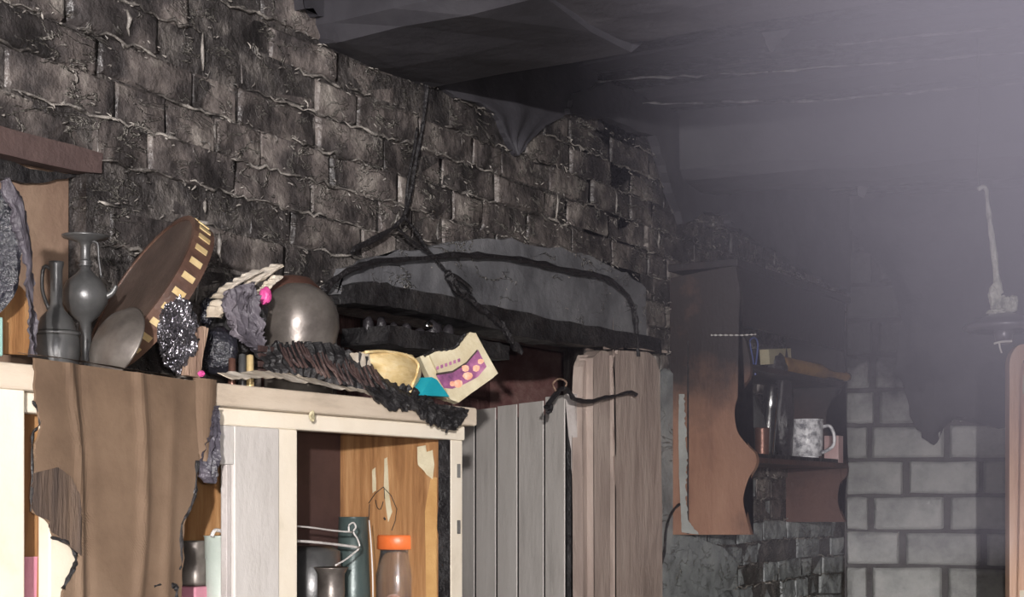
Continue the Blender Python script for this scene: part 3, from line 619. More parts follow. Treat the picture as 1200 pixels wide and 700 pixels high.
# left opening
p = PX(228, 634, .26); p2 = PX(228, 686, .26); G1 = thing('grey_canister', 'dark grey metal canister with a rolled collar seen past the cardboard edge', 'canister', (p.x, p.y, p2.z))
h = p.z-p2.z
obj('body', lathe(new(), [(0,0),(.021,0),(.0225,.005),(.0225,h*.6),(.019,h*.62),(.019,h-.004),(.0195,h),(.017,h),(.017,.01),(0,.006)], G1.location, n=28), 'steel', G1, True)
p2 = PX(228, 686, .26)
solo('pink_box', box(new(), (.235, p2.y-.025, 1.30), (.285, p2.y+.025, p2.z-.001), 0, R, .003), 'pinkdull', 'pink plastic box under the grey canister at the bottom of the cabinet opening', 'box', (.26, p2.y, 1.30))
tumbler('white_tumbler', 259, .295, 628, .02, .025, 'palecup', 'pale green white tumbler behind the grey door stile', z=1.3, rim=.002)
p = PX(30, 600, .2); tumbler('pink_cup', 33, .3, 652, .02, .026, 'pinkdull', 'pink cup seen in the slit between the far left cabinet stile and cardboard', 'cup')
b = tube(new(), [PX(x, y, .315) for x, y in ((248,629),(252,622),(262,623),(275,625))], .003, n=7); solo('plastic_hook', b, 'wire', 'white curved plastic hook above the pale green tumbler', 'hook', tuple(PX(256, 630, .315)))

# ---- cardboard draped over the cabinet
def fold(p):
    x, y, _ = toPX(p); u = (y-420)/280
    g = lambda c, w_: math.exp(-((x-c)/w_)**2)
    return .0010*math.sin(x/22) + .004*g(78 + 14*min(1, max(0, u*2.4)), 5) - .002*g(92 + 12*u, 6) + .0045*g(158 + 8*math.sin(u*3), 6) + .004*g(204-u*14, 7)*u + .0025*noise.noise(Vector((p.y*9, p.z*7, 2)))
CBX = .383
CD = thing('cardboard_sheet', 'large brown cardboard sheet hanging over the cabinet front, scorched at its ragged lower left', 'cardboard', tuple(PX(135, 690, CBX)))
obj('sheet', sheet(new(), [(38,420),(38,470),(45,500),(38,520),(36,600),(55,612),(60,630),(78,636),(88,652),(86,668),(72,690),(70,740)], [(228,447),(230,500),(231,540),(228,580),(214,612),(212,640),(214,655),(211,668),(209,740)], onX(CBX), 70, 60, .004, fold, jag=.0008, jagA=.0015, seed=4, offp=True), 'cardboard', CD)
obj('scorched_corner', sheet(new(), [(37,555),(37,585),(39,604),(55,608),(58,622),(72,633),(86,645)], [(66,548),(84,560),(92,585),(93,610),(93,625),(93,640),(93,652)], onX(CBX+.0045), 26, 14, .001, fold, jag=.001, jagA=.003, seed=5, offp=True), 'card_scorch', CD)
obj('top_flap', sheet(new(), [(40,418),(80,423),(140,433),(229,447)], [(44,412),(82,416),(142,427),(231,441)], onX(CBX-.012), 20, 5, .004, lambda u, v: -.05*v+.012, jag=.001), 'cardboard', CD)
for e, sd, rr_ in (([(38,470),(45,482),(46,498),(38,512),(38,560),(36,600)], 1, .0015), ([(231,540),(229,575),(222,598),(213,615),(212,640),(213,660),(210,668)], 2, .002), ([(60,630),(78,636),(89,654),(85,668),(74,690)], 3, .0025), ([(180,688),(195,684),(206,690),(204,710)], 4, .003)):
    rr = random.Random(sd); pts = [PX(x, y, CBX+.004) for x, y in e]
    obj('burnt_edge', tube(new(), pts, lambda t: rr_*rr.uniform(.4, 1.7), n=6, k=4, jit=.3), 'char', CD, label='burnt black edge')
SF = thing('cardboard_flap', 'narrow cardboard flap with a charred twisted tip right of the big sheet', 'cardboard', tuple(PX(242, 560, .38)))
obj('flap', sheet(new(), [(226,443),(225,480),(228,520),(234,545)], [(251,446),(250,470),(246,510),(240,545)], onX(.381), 24, 8, .004, lambda u, v: .006*math.sin(v*3), jag=.0008), 'cardboard', SF)
obj('charred_tip', sheet(new(), [(249,476),(244,500),(238,522),(233,545),(236,558),(243,566)], [(251,476),(252,500),(255,522),(258,545),(255,558),(249,567)], onX(.386), 30, 10, .004, lambda u, v: .006*math.sin(v*14+u*5) + .006*noise.noise(Vector((u*9, v*6, 0))), jag=.003, seed=6), 'darkash', SF)
# ---- clutter on the cabinet top
def bottle_y(px): return PX(px, 400, .17)
bp = seat(66, .19); JG = thing('metal_jug', 'blackened round metal jug with narrow neck and loop handle at left', 'jug', tuple(bp))
H = PX(56, 305, .19).z - TZ
obj('body', lathe(new(), [(0,0),(.02,0),(.028,.012),(.034,.04),(.033,.062),(.022,.092),(.011,.104),(.0085,.112),(.0085,H-.012),(.0105,H-.004),(.0105,H),(.008,H),(.007,.11),(0,.1)], bp - RV*.0, n=36), 'darksteel', JG, True)
obj('ring', lathe(new(), [(.0325,.066),(.0345,.069),(.0325,.073),(.031,.07),(.0325,.066)], bp, n=36), 'darksteel', JG, True)
hb = bp + RV*-.0
obj('handle', tube(new(), [bp + RV*-.006 + UV*(H-.012), bp - RV*.018 + UV*(H-.008), bp - RV*.02 + UV*(H-.04), bp - RV*.011 + UV*.105], .0028, n=8), 'darksteel', JG, True)
ep = seat(100, .15); EW = thing('ewer', 'round bellied dark metal ewer with flared dish rim and spout', 'ewer', tuple(ep))
s_ = 1/scale_at(PX(100, 345, .15)); zc = PX(100, 347, .15).z - TZ; zt_ = PX(95, 278, .15).z - TZ; rb = 27*s_
obj('body', lathe(new(), [(0,0),(.024,0),(.022,.006),(.01,.02),(.009,zc-rb*1.15),(rb*.6,zc-rb*.85),(rb*.95,zc-rb*.3),(rb,zc+.004),(rb*.82,zc+rb*.6),(rb*.4,zc+rb*.95),(.008,zc+rb*1.15),(.0075,zt_-.012),(.011,zt_-.006),(26*s_,zt_),(27*s_,zt_+.003),(.01,zt_-.003),(0,zt_-.008)], ep, n=36), 'darksteel', EW, True)
obj('neck_ring', lathe(new(), [(.008,zc+rb*1.25),(.0115,zc+rb*1.32),(.008,zc+rb*1.4),(.0115,zc+rb*1.48),(.008,zc+rb*1.56)], ep, n=24), 'darksteel', EW, True)
obj('spout', tube(new(), [ep + RV*rb*.8 + UV*(zc-.002), ep + RV*(rb*1.15) + UV*(zc+.004), ep + RV*(rb*1.35) + UV*(zc+.016)], lambda t: .006-.003*t, n=8), 'darksteel', EW, True)
obj('handle', tube(new(), [ep + RV*.006 + UV*(zt_-.006), ep + RV*.018 + UV*(zt_-.008), ep + RV*.02 + UV*(zt_-.03), ep + RV*.024 + UV*(zc+rb*.8)], .002, n=8), 'darksteel', EW, True)
# frame drum with brass jingles leaning on the wall
def disc_frame(c, major, tiltdeg):
    pass
p0, p1 = PD(118, 424, 2.36), PD(236, 262, 2.36)
ctr = (p0+p1)/2; ux = (p1-p0).normalized(); Rr = (p1-p0).length/2
vw = (ctr-CAM).normalized(); vp_ = (vw - ux*vw.dot(ux)).normalized(); sd_ = ux.cross(vp_); sd_ = sd_ if sd_.dot(RV) < 0 else -sd_; nr = (-vp_*.25 + sd_*.97).normalized(); vx = nr.cross(ux)
DM = thing('frame_drum', 'scorched round frame drum with a row of brass jingle slots leaning against the wall', 'drum', (ctr.x, ctr.y, TZ))
def dp(a, r, h): return ctr + ux*math.cos(a)*r + vx*math.sin(a)*r + nr*h
def band(bm, r0, r1, h0, h1, a0=0, a1=2*PI, n=64, closed=True):
    rg = []
    for i in range(n + (0 if closed else 1)):
        a = a0 + (a1-a0)*i/n; rg.append([bm.verts.new(dp(a, r, h)) for r, h in ((r0,h0),(r1,h0),(r1,h1),(r0,h1))])
    m = len(rg)
    for i in range(m if closed else m-1):
        A, B = rg[i], rg[(i+1) % m]
        for j in range(4): bm.faces.new((A[j], A[(j+1)%4], B[(j+1)%4], B[j]))
    if not closed: bm.faces.new(rg[0]); bm.faces.new(rg[-1])
    return bm
TH = .036
obj('rim', band(new(), Rr*.94, Rr, -TH/2, TH/2), 'drumwood', DM)
b = new(); n = 48; c0 = b.verts.new(dp(0, 0, TH/2-.002)); r_ = [b.verts.new(dp(2*PI*i/n, Rr*.95, TH/2-.002)) for i in range(n)]; c1 = b.verts.new(dp(0, 0, TH/2-.005)); r2 = [b.verts.new(dp(2*PI*i/n, Rr*.95, TH/2-.005)) for i in range(n)]
for i in range(n): b.faces.new((c0, r_[i], r_[(i+1)%n])); b.faces.new((c1, r2[(i+1)%n], r2[i])); b.faces.new((r_[i], r2[i], r2[(i+1)%n], r_[(i+1)%n]))
obj('drum_skin', b, 'skin', DM)
for i in range(30):
    a = 2*PI*i/30 + .1
    obj('jingle', band(new(), Rr*.985, Rr*1.012, -.010, .010, a-.038, a+.038, 4, False), 'brass', DM)
dpp = PX(122, 394, .27)
b = lathe(new(), [(0,0),(.028,.002),(.045,.010),(.056,.022),(.058,.024),(.055,.024),(.044,.013),(.027,.005),(0,.003)], dpp - Vector((0,0,0)), axis=(RV*.62 + FV*.70 - UV*.38), n=40)
DSH = solo('steel_dish', b, 'steel', 'dull steel dish standing on edge below the frame drum', 'dish', tuple(dpp), smooth=True)
b = lump(new(), PX(209, 392, .29) , (.026, .028, .052), .35, 2.6, 5, 5, TZ, True); bmesh.ops.translate(b, vec=(0,0,-.0), verts=b.verts)
solo('melted_bag', b, 'foil', 'shiny crumpled melted plastic bag beside the drum rim', 'bag', (PX(209,400,.29).x, PX(209,400,.29).y, TZ), smooth=False)
b = slab(bmesh.new(), [(212,440),(222,385),(232,383),(237,386),(232,412),(228,444)], onX(.30), .012, (1,0,0), .001, 3)
solo('wood_stick', b, 'stick', 'short split wooden stick upright between the shiny bag and black pouch', 'stick', tuple(PX(222, 440, .30)))
b = lump(new(), PX(258, 412, .25), (.03, .03, .04), .15, 1.6, 3, 8, TZ)
solo('black_pouch', b, 'blackplastic', 'smooth black plastic pouch under the scorched papers', 'pouch', (PX(258,400,.25).x, PX(258,400,.25).y, TZ), smooth=True)
# scorched papers
PP = [([(233,378),(238,352),(262,332),(296,318)], [(240,384),(262,360),(290,336),(322,322)], 'blackplastic', 'black melted sheet lying over the heap of scorched papers', .18),
      ([(246,350),(262,334),(284,322),(300,316)], [(256,352),(270,338),(290,326),(302,319)], 'paper', 'pale paper strip at the left of the scorched heap', .20),
      ([(262,352),(282,330),(300,318),(322,309)], [(274,352),(292,338),(312,325),(326,315)], 'paper', 'long curled pale paper roll on top of the scorched heap', .19),
      ([(240,372),(247,352),(254,350),(260,360)], [(257,374),(262,362),(262,356),(262,352)], 'paper', 'torn white scrap of paper low on the scorched heap', .24),
      ([(298,345),(306,335),(316,326),(322,322)], [(304,348),(312,340),(320,332),(325,328)], 'paper', 'small pale paper scrap beside the pink piece', .2)]
for i, (A, B, m, lb, X) in enumerate(PP):
    b = sheet(new(), A, B, onX(X), 20, 8, .004, lambda u, v: .012*math.sin(PI*v) + .004*noise.noise(Vector((u*7, v*5, i))), jag=.0025, seed=20+i)
    solo('scorched_paper', b, m, lb, 'paper', tuple(PX(*A[0], X)), 'scorched papers heaped on the cabinet')
b = lump(new(), PX(275, 375, .2), (.05, .045, .055), .3, 1.8, 3, 31, TZ); solo('charred_heap', b, 'char', 'black charred heap supporting the scorched papers', 'debris', (PX(275,400,.2).x, PX(275,400,.2).y, TZ))
b = sheet(new(), [(258,342),(262,370),(272,395),(300,415)], [(296,330),(302,358),(306,390),(309,417)], onX(.275), 46, 34, .003, lambda u, v: .016*(.5-abs(noise.noise(Vector((u*2.2+v, v*6.5, 1))))*2) + .008*noise.noise(Vector((u*8, v*16, 3))), jag=.004, seed=9)
solo('charred_cloth', b, 'ash', 'wrinkled grey purple charred cloth hanging over the heap', 'cloth', tuple(PX(285, 415, .275)))
b = lump(new(), PX(311, 347, .25), (.010, .010, .0145), .3, 2, 3, 12); solo('pink_scrap', b, 'pink', 'bright pink melted scrap beside the round steel pot', 'scrap', tuple(PX(311, 358, .25)), smooth=True)
# round pots
pc = PX(350, 378, .20); rs = 47/scale_at(pc); zc = pc.z - TZ
b = lathe(new(), [(0,0),(.04,0),(.058,.012),(rs*.93,zc-rs*.45),(rs,zc-.01),(rs*.985,zc+rs*.2),(rs*.87,zc+rs*.5),(rs*.62,zc+rs*.78),(rs*.32,zc+rs*.94),(0,zc+rs*.98)], (pc.x, pc.y, TZ), n=48, dent=.03, seed=3)
solo('round_pot', b, 'steel', 'rounded upturned steel pot with a bright highlight in the middle of the clutter', 'pot', (pc.x, pc.y, TZ), smooth=True)
p = PX(343, 362, .09); rs2 = 40/scale_at(p)
b = lathe(new(), [(0,0),(rs2*.7,0),(rs2*.9,.03),(rs2,p.z-TZ),(rs2*.95,p.z-TZ+rs2*.3),(rs2*.8,p.z-TZ+rs2*.62),(rs2*.5,p.z-TZ+rs2*.9),(0,p.z-TZ+rs2)], (p.x, p.y, TZ), n=40, dent=.05, seed=8)
solo('brown_pot', b, 'tin', 'brown pot whose rim shows just behind the upturned steel pot', 'pot', (p.x, p.y, TZ), smooth=True)
for i, (x, y, m, lb) in enumerate(((284, 425, 'darksteel', 'tiny steel cap left of the ribbed black basket'), (293, 426, 'brass', 'tiny amber cap left of the ribbed black basket'), (272, 430, 'tin', 'tiny copper cap at the front edge of the cabinet top'))):
    q = PX(x, y, .31); solo('bottle_cap', lathe(new(), [(0,0),(.006,0),(.0065,.003),(.0055,q.z-TZ+.012),(0,q.z-TZ+.014)], (q.x, q.y, TZ), n=14), m, lb, 'cap', (q.x, q.y, TZ), smooth=True)
q = PX(236, 438, .33); solo('purple_scrap', lump(new(), q, (.004,.006,.005), .4, 3, 2, 2), 'pink', 'tiny purple melted scrap at the top corner of the cardboard', 'scrap', tuple(q))
# charred ribbed basket / mat
CH = thing('charred_basket', 'collapsed charred black basket with ribbed side along the cabinet front edge', 'basket', tuple(PX(400, 450, .33)))
obj('side', sheet(new(), [(296,412),(320,402),(352,402),(392,404),(430,424),(468,448),(500,470)], [(296,438),(330,440),(360,448),(400,458),(435,466),(470,474),(505,480)], onX(.30), 110, 12, .005, lambda u, v: .003*math.sin(u*150) + .014*noise.noise(Vector((u*6, v*3, 0))) + .03*v, jag=.004, seed=11), 'char', CH)
for i in range(26):
    t = i/25; x = 338 + 112*t; yt = 404 + (30*t if t > .3 else 6*t) + 4*math.sin(i); 
    obj('rib', tube(new(), [PX(x-10, yt, .315), PX(x-4, yt+14, .33), PX(x+4, yt+26+4*math.sin(i*2.1), .34)], .0022, n=5, k=2, jit=.3), 'char_brown', CH)
for i in range(4): obj('slat', box(new(), tuple(PX(302, 410+i*9, .31) - Vector((0,.0,.003))), tuple(PX(323, 410+i*9, .31) + Vector((.004,0,.003)))), 'char_brown', CH)
b = sheet(new(), [(254,438),(300,434),(340,438),(400,452),(470,466),(525,482),(540,484)], [(254,446),(300,444),(340,450),(400,460),(470,474),(525,490),(540,492)], onX(.33), 60, 5, .004, lambda u, v: .03*v + .003*noise.noise(Vector((u*30, v, 0))), jag=.002, seed=3)
solo('burnt_liner', b, 'paper', 'thin pale burnt paper liner edging the cabinet top', 'liner', tuple(PX(400, 462, .35)))
b = sheet(new(), [(425,452),(450,456),(480,466),(510,474),(548,480)], [(440,470),(452,478),(482,481),(520,503),(538,500)], onX(.385), 60, 10, .004, lambda u, v: .006*noise.noise(Vector((u*20, v*4, 3))), jag=.009, jagA=.002, seed=13)
solo('charred_fringe', b, 'char', 'ragged black charred fringe hanging over the cabinet corner', 'debris', tuple(PX(500, 500, .385)))
b = sheet(new(), [(517,480),(524,490),(519,503)], [(541,480),(538,492),(533,505)], onX(.39), 20, 8, .004, lambda u, v: .006*noise.noise(Vector((u*6, v*6, 5))), jag=.004, seed=14); solo('charred_scrap', b, 'char', 'black charred scrap dangling at the right end of the cabinet cornice', 'debris', tuple(PX(528, 503, .39)))
# yellowed tub, cyan piece, packet
TB = thing('plastic_tub', 'yellowed plastic tub lying melted beside the printed packet', 'tub', (.3, PX(450,440,.3).y, TZ))
obj('tub_side', sheet(new(), [(409,415),(425,412),(450,413),(476,417),(489,426)], [(430,432),(440,446),(462,456),(476,462),(481,458)], onX(.29), 30, 14, .003, lambda u, v: .02*math.sin(PI*u)+.012*math.sin(PI*v), jag=.001), 'yellowtub', TB)
obj('tub_rim', tube(new(), [PX(x, y, .315) for x, y in ((428,413),(450,412),(478,417),(490,427),(487,442),(480,460))], .0028, n=8), 'yellowtub', TB, True)
obj('tub_floor', sheet(new(), [(432,416),(450,416),(476,420)], [(440,440),(458,450),(474,456)], onX(.27), 14, 8, .003, lambda u, v: 0.0), 'yellowtub', TB)
obj('torn_film', sheet(new(), [(409,414),(420,413),(432,413)], [(414,422),(424,430),(434,428)], onX(.31), 12, 6, .001, None, jag=.002), 'paper', TB)
b = slab(bmesh.new(), [(477,464),(490,443),(496,446),(511,466)], onX(.29), .03, (1,0,0)); solo('cyan_block', b, 'cyan', 'small cyan plastic wedge between the yellowed tub and the packet', 'wedge', tuple(PX(492, 466, .3)))
PK = thing('printed_packet', 'beige carton packet with purple and orange food picture, tilted at the cabinet corner', 'packet', tuple(PX(535, 474, .3)))
nrm = Vector((.85, -.5, .1)).normalized(); pc0 = PX(535, 435, .30)
def onN(o_=0.0): return lambda p: CAM + ray(*p)*(((pc0 + nrm*o_)-CAM).dot(nrm)/ray(*p).dot(nrm))
obj('carton', slab(bmesh.new(), [(498,418),(508,412),(530,410),(545,392),(552,393),(578,440),(572,445),(532,474),(522,470)], onN(-.02), .02, nrm, .0004, 3), 'packet', PK)
obj('carton_side', slab(bmesh.new(), [(487,420),(497,417),(522,471),(508,466)], onN(-.024), .018, nrm, .0004, 2), 'packet', PK)
def strip(pts, w_): return [(x, y-w_) for x, y in pts] + [(x, y+w_) for x, y in pts[::-1]]
obj('purple_picture', slab(bmesh.new(), [(511,440),(530,436),(545,427),(560,410),(570,430),(560,442),(545,450),(530,456),(520,455)], onN(0), .0008, nrm), 'purple_print', PK)
obj('dark_arc', slab(bmesh.new(), strip([(511,439),(530,436),(546,426),(559,411)], 1.3), onN(0), .0012, nrm), 'char_brown', PK)
for i, (x, y, r) in enumerate(((537,450,6), (548,441,6), (545,432,5), (558,432,5), (563,424,4), (530,450,4))):
    obj('picture_blob', slab(bmesh.new(), [(x+r*math.cos(a)*R.uniform(.7,1.1), y+r*.8*math.sin(a)) for a in [PI*k/4 for k in range(8)]], onN(.0006), .0008, nrm), 'orange_print', PK)
for i in range(6):
    x = 511+i*5; y = 432-i*1.8; obj('printed_dash', slab(bmesh.new(), [(x,y-2),(x+3,y-3),(x+3.4,y+1),(x+.4,y+2)], onN(0), .0006, nrm), 'purple_print', PK)
obj('burnt_rim', tube(new(), [onN(.0)(p) for p in ((497,417),(508,411),(520,410),(532,408),(540,398),(546,391))], lambda t: .003*R.uniform(.5,1.4), n=6, jit=.3), 'char', PK)
# hanging burnt strips at far left
b = sheet(new(), [(-30,214),(-30,300),(-30,418)], [(4,222),(14,285),(16,330)], onX(.33), 30, 10, .004, lambda u, v: .012*math.sin(v*6+u*3), jag=.003, seed=2)
solo('charred_curtain', b, 'blackplastic', 'blue black charred sheet hanging at the far left edge', 'sheet', tuple(PX(0, 330, .33)))
b = sheet(new(), [(0,212),(10,262),(20,300),(26,345),(28,380),(33,418)], [(5,208),(27,235),(40,290),(42,340),(47,380),(44,418)], onX(.345), 60, 10, .004, lambda u, v: .010*math.sin(v*3+u*2.5) + .006*noise.noise(Vector((u*9, v*3, 4))), jag=.0025, seed=7)
solo('ash_strip', b, 'ash', 'torn grey purple ash strip hanging in front of the jug', 'strip', tuple(PX(38, 418, .345)))
b = slab(bmesh.new(), [(-60,322),(4,328),(22,345),(30,418),(-60,410)], onX(.28), .015, (1,0,0), .001, 3); solo('orange_board', b, 'orange_ply', 'orange brown board end behind the torn ash strip', 'board', tuple(PX(10, 416, .28)))
b = box(new(), tuple(PX(-30, 416, .31)), tuple(PX(4, 372, .325)), 0, R, .002); solo('teal_tin', b, 'teal', 'pale teal tin at the very left edge above the cabinet', 'tin', tuple(PX(-13, 416, .315)))
# ---- char shelf and lumps in the doorway head
b = slab(bmesh.new(), [(400,384),(430,390),(480,396),(530,404),(545,410),(545,424),(500,420),(440,412),(400,408)], onX(-.06), .12, (1,0,0), .003, 4, 8)
solo('charred_shelf', b, 'char', 'charred plank shelf below the lintel behind the steel pot', 'shelf', tuple(PX(470, 420, 0)))
for i, (x, yb, wd, ht) in enumerate(((432,388,12,20), (447,390,12,22), (462,392,11,17), (476,393,12,18), (492,395,13,14), (508,396,18,24), (525,398,16,20))):
    p = PX(x, yb+4, .0); k = 1/scale_at(p)
    solo('charred_jar', lump(new(), p + UV*ht*k*.5, (wd*k*.5, wd*k*.6, ht*k*.55), .25, 1.5, 2, i), 'lumps' , ('charred jar nearest the steel pot, first of the black row below the lintel', 'charred rounded jar second from the steel pot in the row below the lintel', 'charred small jar third from the steel pot in the row below the lintel', 'charred jar in the middle of the black row below the lintel', 'charred squat jar just left of the bright shard below the lintel', 'tall charred jar behind the bright shard below the lintel', 'charred jar at the packet end of the row below the lintel')[i], 'jar', tuple(p), 'charred jars on the plank below the lintel', smooth=True)
b = lump(new(), PX(502, 381, .02), (.006, .014, .008), .3, 2, 2, 3); solo('glass_shard', b, 'brightsteel', 'small bright shard glinting among the charred jars', 'shard', tuple(PX(502, 386, .02)))
# ---- cables
def cable(name, pts, r, label, X=.05, jit=.25, m='cable', k=4, seed=0, extra=None):
    rr = random.Random(seed); P = [PX(x, y, X) for x, y in pts]
    t = tube(new(), P, lambda u: r*rr.uniform(.75, 1.25), n=7, k=k, jit=jit)
    if extra:
        for e, r2 in extra: tube(t, [PX(x, y, X) for x, y in e], r2, n=6, k=4, jit=.2)
    return solo(name, t, m, label, 'cable', tuple(P[-1]))
cable('burnt_cable', [(500,100),(497,135),(493,160),(487,190),(481,225),(474,252),(462,266),(445,276),(415,291)], .0045, 'burnt cable running down the brick wall and forking left above the lintel', .045, extra=[([(489,150),(483,185),(478,215),(475,250)], .003), ([(455,272),(435,284),(416,292),(412,297)], .004)])
cable('burnt_cable', [(474,254),(488,272),(500,291),(514,308),(527,322)], .003, 'thin burnt cable strand crossing down from the fork to the frayed joint', .05, extra=[([(466,268),(482,282),(500,294),(508,300)], .0026)])
cable('frayed_cable', [(524,318),(530,330),(545,345),(560,360),(578,372),(590,384),(598,398),(610,412)], .0085, 'thick frayed burnt cable falling from its joint to the lintel', .06, .4, seed=3, extra=[([(527,325),(534,342),(545,347),(550,350)], .004), ([(530,322),(548,335),(552,342)], .005)])
cable('arched_cable', [(376,342),(390,330),(408,318),(440,307),(490,303),(540,299),(580,301),(620,306),(660,316),(700,323),(720,332),(736,347),(744,368),(746,400),(747,418)], .0062, 'thick black cable arching over the lintel to the door post', .05, .35, seed=5)
cable('twisted_wire', [(640,478),(650,466),(658,456),(666,458),(673,468),(690,471),(705,467),(722,464),(738,460),(746,463)], .0052, 'burnt twisted wire looped across the top of the door post', .075, .3, seed=6, extra=[([(641,474),(650,462),(660,455)], .004), ([(644,470),(646,480),(642,484)], .005)])
b = tube(new(), [PX(x, y, .07) for x, y in ((652,460),(648,450),(656,444),(664,449),(660,458))], .0022, n=6, k=4, jit=.3); solo('melted_insulation', b, 'stick', 'tan curl of melted insulation on the twisted wire', 'insulation', tuple(PX(655, 460, .07)))
cable('wall_wire', [(800,588),(788,600),(781,620),(779,645),(773,670),(765,700),(757,745)], .004, 'thin black wire on the wall below the corner shelf unit', .035, .1, seed=7)

# ================================================================== THE SHELF UNIT ON THE LEFT WALL
YA, YB_ = -1.481, -.587
def onY(Y): return lambda p: CAM + ray(*p)*((Y-CAM.y)/ray(*p).y)
SU = thing('wall_shelf_unit', 'smoke blackened wooden wall shelf unit with scalloped side boards near the corner', 'shelf unit', (.0, YA, onY(YA)((830,628)).z))
def edge_curve(pts, k=5):
    return [tuple(v)[:2] for v in smooth_pts([(x, y, 0) for x, y in pts], k)]
pa = edge_curve([(862,311),(868,350),(866,385),(874,400),(879,425),(878,442),(868,458),(861,480),(864,505),(876,522),(885,532),(886,545),(877,562),(871,585),(875,608),(880,627)])
obj('side_board', slab(bmesh.new(), [(786,627),(785,326)] + pa, onY(YA), .018, (0,1,0)), 'shelfwood', SU)
pb = edge_curve([(977,346),(982,380),(990,430),(986,455),(974,470),(968,490),(972,515),(990,540),(992,556),(984,568),(982,590),(990,612)], 4)
obj('side_board', slab(bmesh.new(), [(921,612),(920,356)] + pb, onY(YB_), .018, (0,1,0)), 'shelfdark', SU)
zs1 = onY(YB_)((960,543)).z
def sbox(x1, z, name, m='shelfdark', y1=YB_): return obj(name, box(new(), (.004, YA+.018, z-.008), (x1, y1, z+.008), 0, R, .002), m, SU)
sbox(.215, zs1-.01, 'shelf'); zs2 = onY(YB_)((960,452)).z; sbox(.20, zs2, 'shelf'); ztop = onY(YA)((860,311)).z
obj('top_board', box(new(), (.004, YA-.01, ztop-.004), (.215, YB_+.03, ztop+.016), 0, R, .002), 'shelfdark', SU)
obj('front_lip', box(new(), (.195, YA+.02, zs1+.008-.01), (.205, YB_, zs1+.02-.01), 0, R, .001), 'char', SU)
obj('top_front', box(new(), (.19, YA+.02, ztop-.16), (.205, YB_, ztop-.004), .001), 'shelfdark', SU)
obj('seam', box(new(), tuple(onY(YA)((806,626))-Vector((.001,.002,0))), tuple(onY(YA)((807.2,400)))), 'char', SU)
S1 = zs1-.002; S2 = zs2+.008
SP = FPX
# torn paper edging at the left of the board
b = sheet(new(), [(796,462),(795,500),(796,560),(798,600),(799,624)], [(802,462),(803,490),(805,540),(804,580),(806,610),(820,627)], onY(YA-.004), 60, 4, .001, lambda u, v: 0, nrm=(0,-1,0), jag=.004, jagA=.0008, seed=3)
solo('paper_edging', b, 'lace', 'pale wavy torn paper edging along the left of the orange side board', 'edging', tuple(onY(YA)((800,624))))
b = tube(new(), [onY(YA-.02)(p) for p in ((833,393),(850,393),(870,393),(886,392))], lambda t: .0016*(1 + .9*math.sin(t*60)), n=6, k=10); solo('beaded_string', b, 'wire', 'short pale beaded string stretched across the upper shelf unit', 'string', tuple(onY(YA-.02)((860,393))))
def at_sh(px, X, z): p = PX(px, 500, X); return Vector((X, p.y, z))
def K(p): return 1/scale_at(p)
p = at_sh(945, .15, S1); k = K(p); MG = thing('steel_mug', 'shiny pale speckled mug with round handle on the lower shelf', 'mug', tuple(p))
hm = 50*k; rm = 19*k
obj('body', lathe(new(), [(0,0),(rm*.82,0),(rm*.78,.008),(rm*.72,.02),(rm*.98,.034),(rm,hm*.5),(rm*1.02,hm-.003),(rm*1.06,hm),(rm*.96,hm-.002),(rm*.93,.02),(0,.008)], p, n=36), 'enamel', MG, True)
obj('handle', tube(new(), [p + RV*rm*.95 + UV*hm*.82, p + RV*rm*1.45 + UV*hm*.84, p + RV*rm*1.72 + UV*hm*.6, p + RV*rm*1.6 + UV*hm*.36, p + RV*rm*.95 + UV*hm*.22], .0055, n=10), 'enamel', MG, True)
p = at_sh(977, .182, S1); k = K(p); solo('pale_box', box(new(), tuple(p + Vector((-.024,-.024,0))), tuple(p + Vector((.024,.024,32*k))), 0, R, .002), 'pinkbox', 'small pinkish white box beside the mug at the shelf end', 'box', tuple(p))
p = at_sh(897, .13, S1); k = K(p); hf = 90*k
solo('steel_flask', lathe(new(), [(0,0),(.022,0),(.024,.01),(.024,hf*.66),(.022,hf*.7),(.023,hf*.72),(.023,hf*.94),(.016,hf),(0,hf)], p, axis=(.05,.1,1), n=28), 'brightsteel', 'tall slim steel flask with a bright vertical highlight on the lower shelf', 'flask', tuple(p), smooth=True)
p = at_sh(877, .10, S1); k = K(p)
solo('black_kettle', lathe(new(), [(0,0),(.035,0),(.05,.03),(.054,.08),(.045,.13),(.03,.16),(.02,.19),(0,.2)], p, n=32), 'darksteel', 'blackened round kettle behind the slim steel flask', 'kettle', tuple(p), smooth=True)
p = at_sh(893, .185, S1); k = K(p)
solo('copper_cup', lathe(new(), [(0,0),(.018,0),(.02,.01),(.022,34*k),(.023,36*k),(.02,35*k),(0,.01)], p, n=26), 'tin', 'small copper brown cup in front of the steel flask', 'cup', tuple(p), smooth=True)
p = at_sh(918, .12, S1); k = K(p)
solo('charred_bundle', lump(new(), p + UV*60*k, (.03, .04, 62*k), .35, 1.7, 3, 14, S1), 'lumps', 'tall black charred bundle between the steel flask and the mug', 'debris', tuple(p), smooth=True)
p = at_sh(910, .12, S2); k = K(p)
solo('charred_lump', lump(new(), p + UV*.03, (.03, .05, .035), .35, 1.7, 3, 15, S2), 'lumps', 'black charred lump at the left of the upper shelf', 'debris', tuple(p), smooth=True)
a, c = at_sh(914, .12, S2+.02), at_sh(985, .20, S2+.006)
b = lathe(new(), [(0,0),(.026,.002),(.028,.01),(.028,.2),(.018,.25),(.012,.28),(.012,.35),(.015,.355),(.015,.375),(0,.377)], a + Vector((0,0,.012)), axis=(c-a), n=24); solo('amber_bottle', b, 'amber', 'amber bottle lying on its side on the upper shelf', 'bottle', tuple(a), smooth=True)
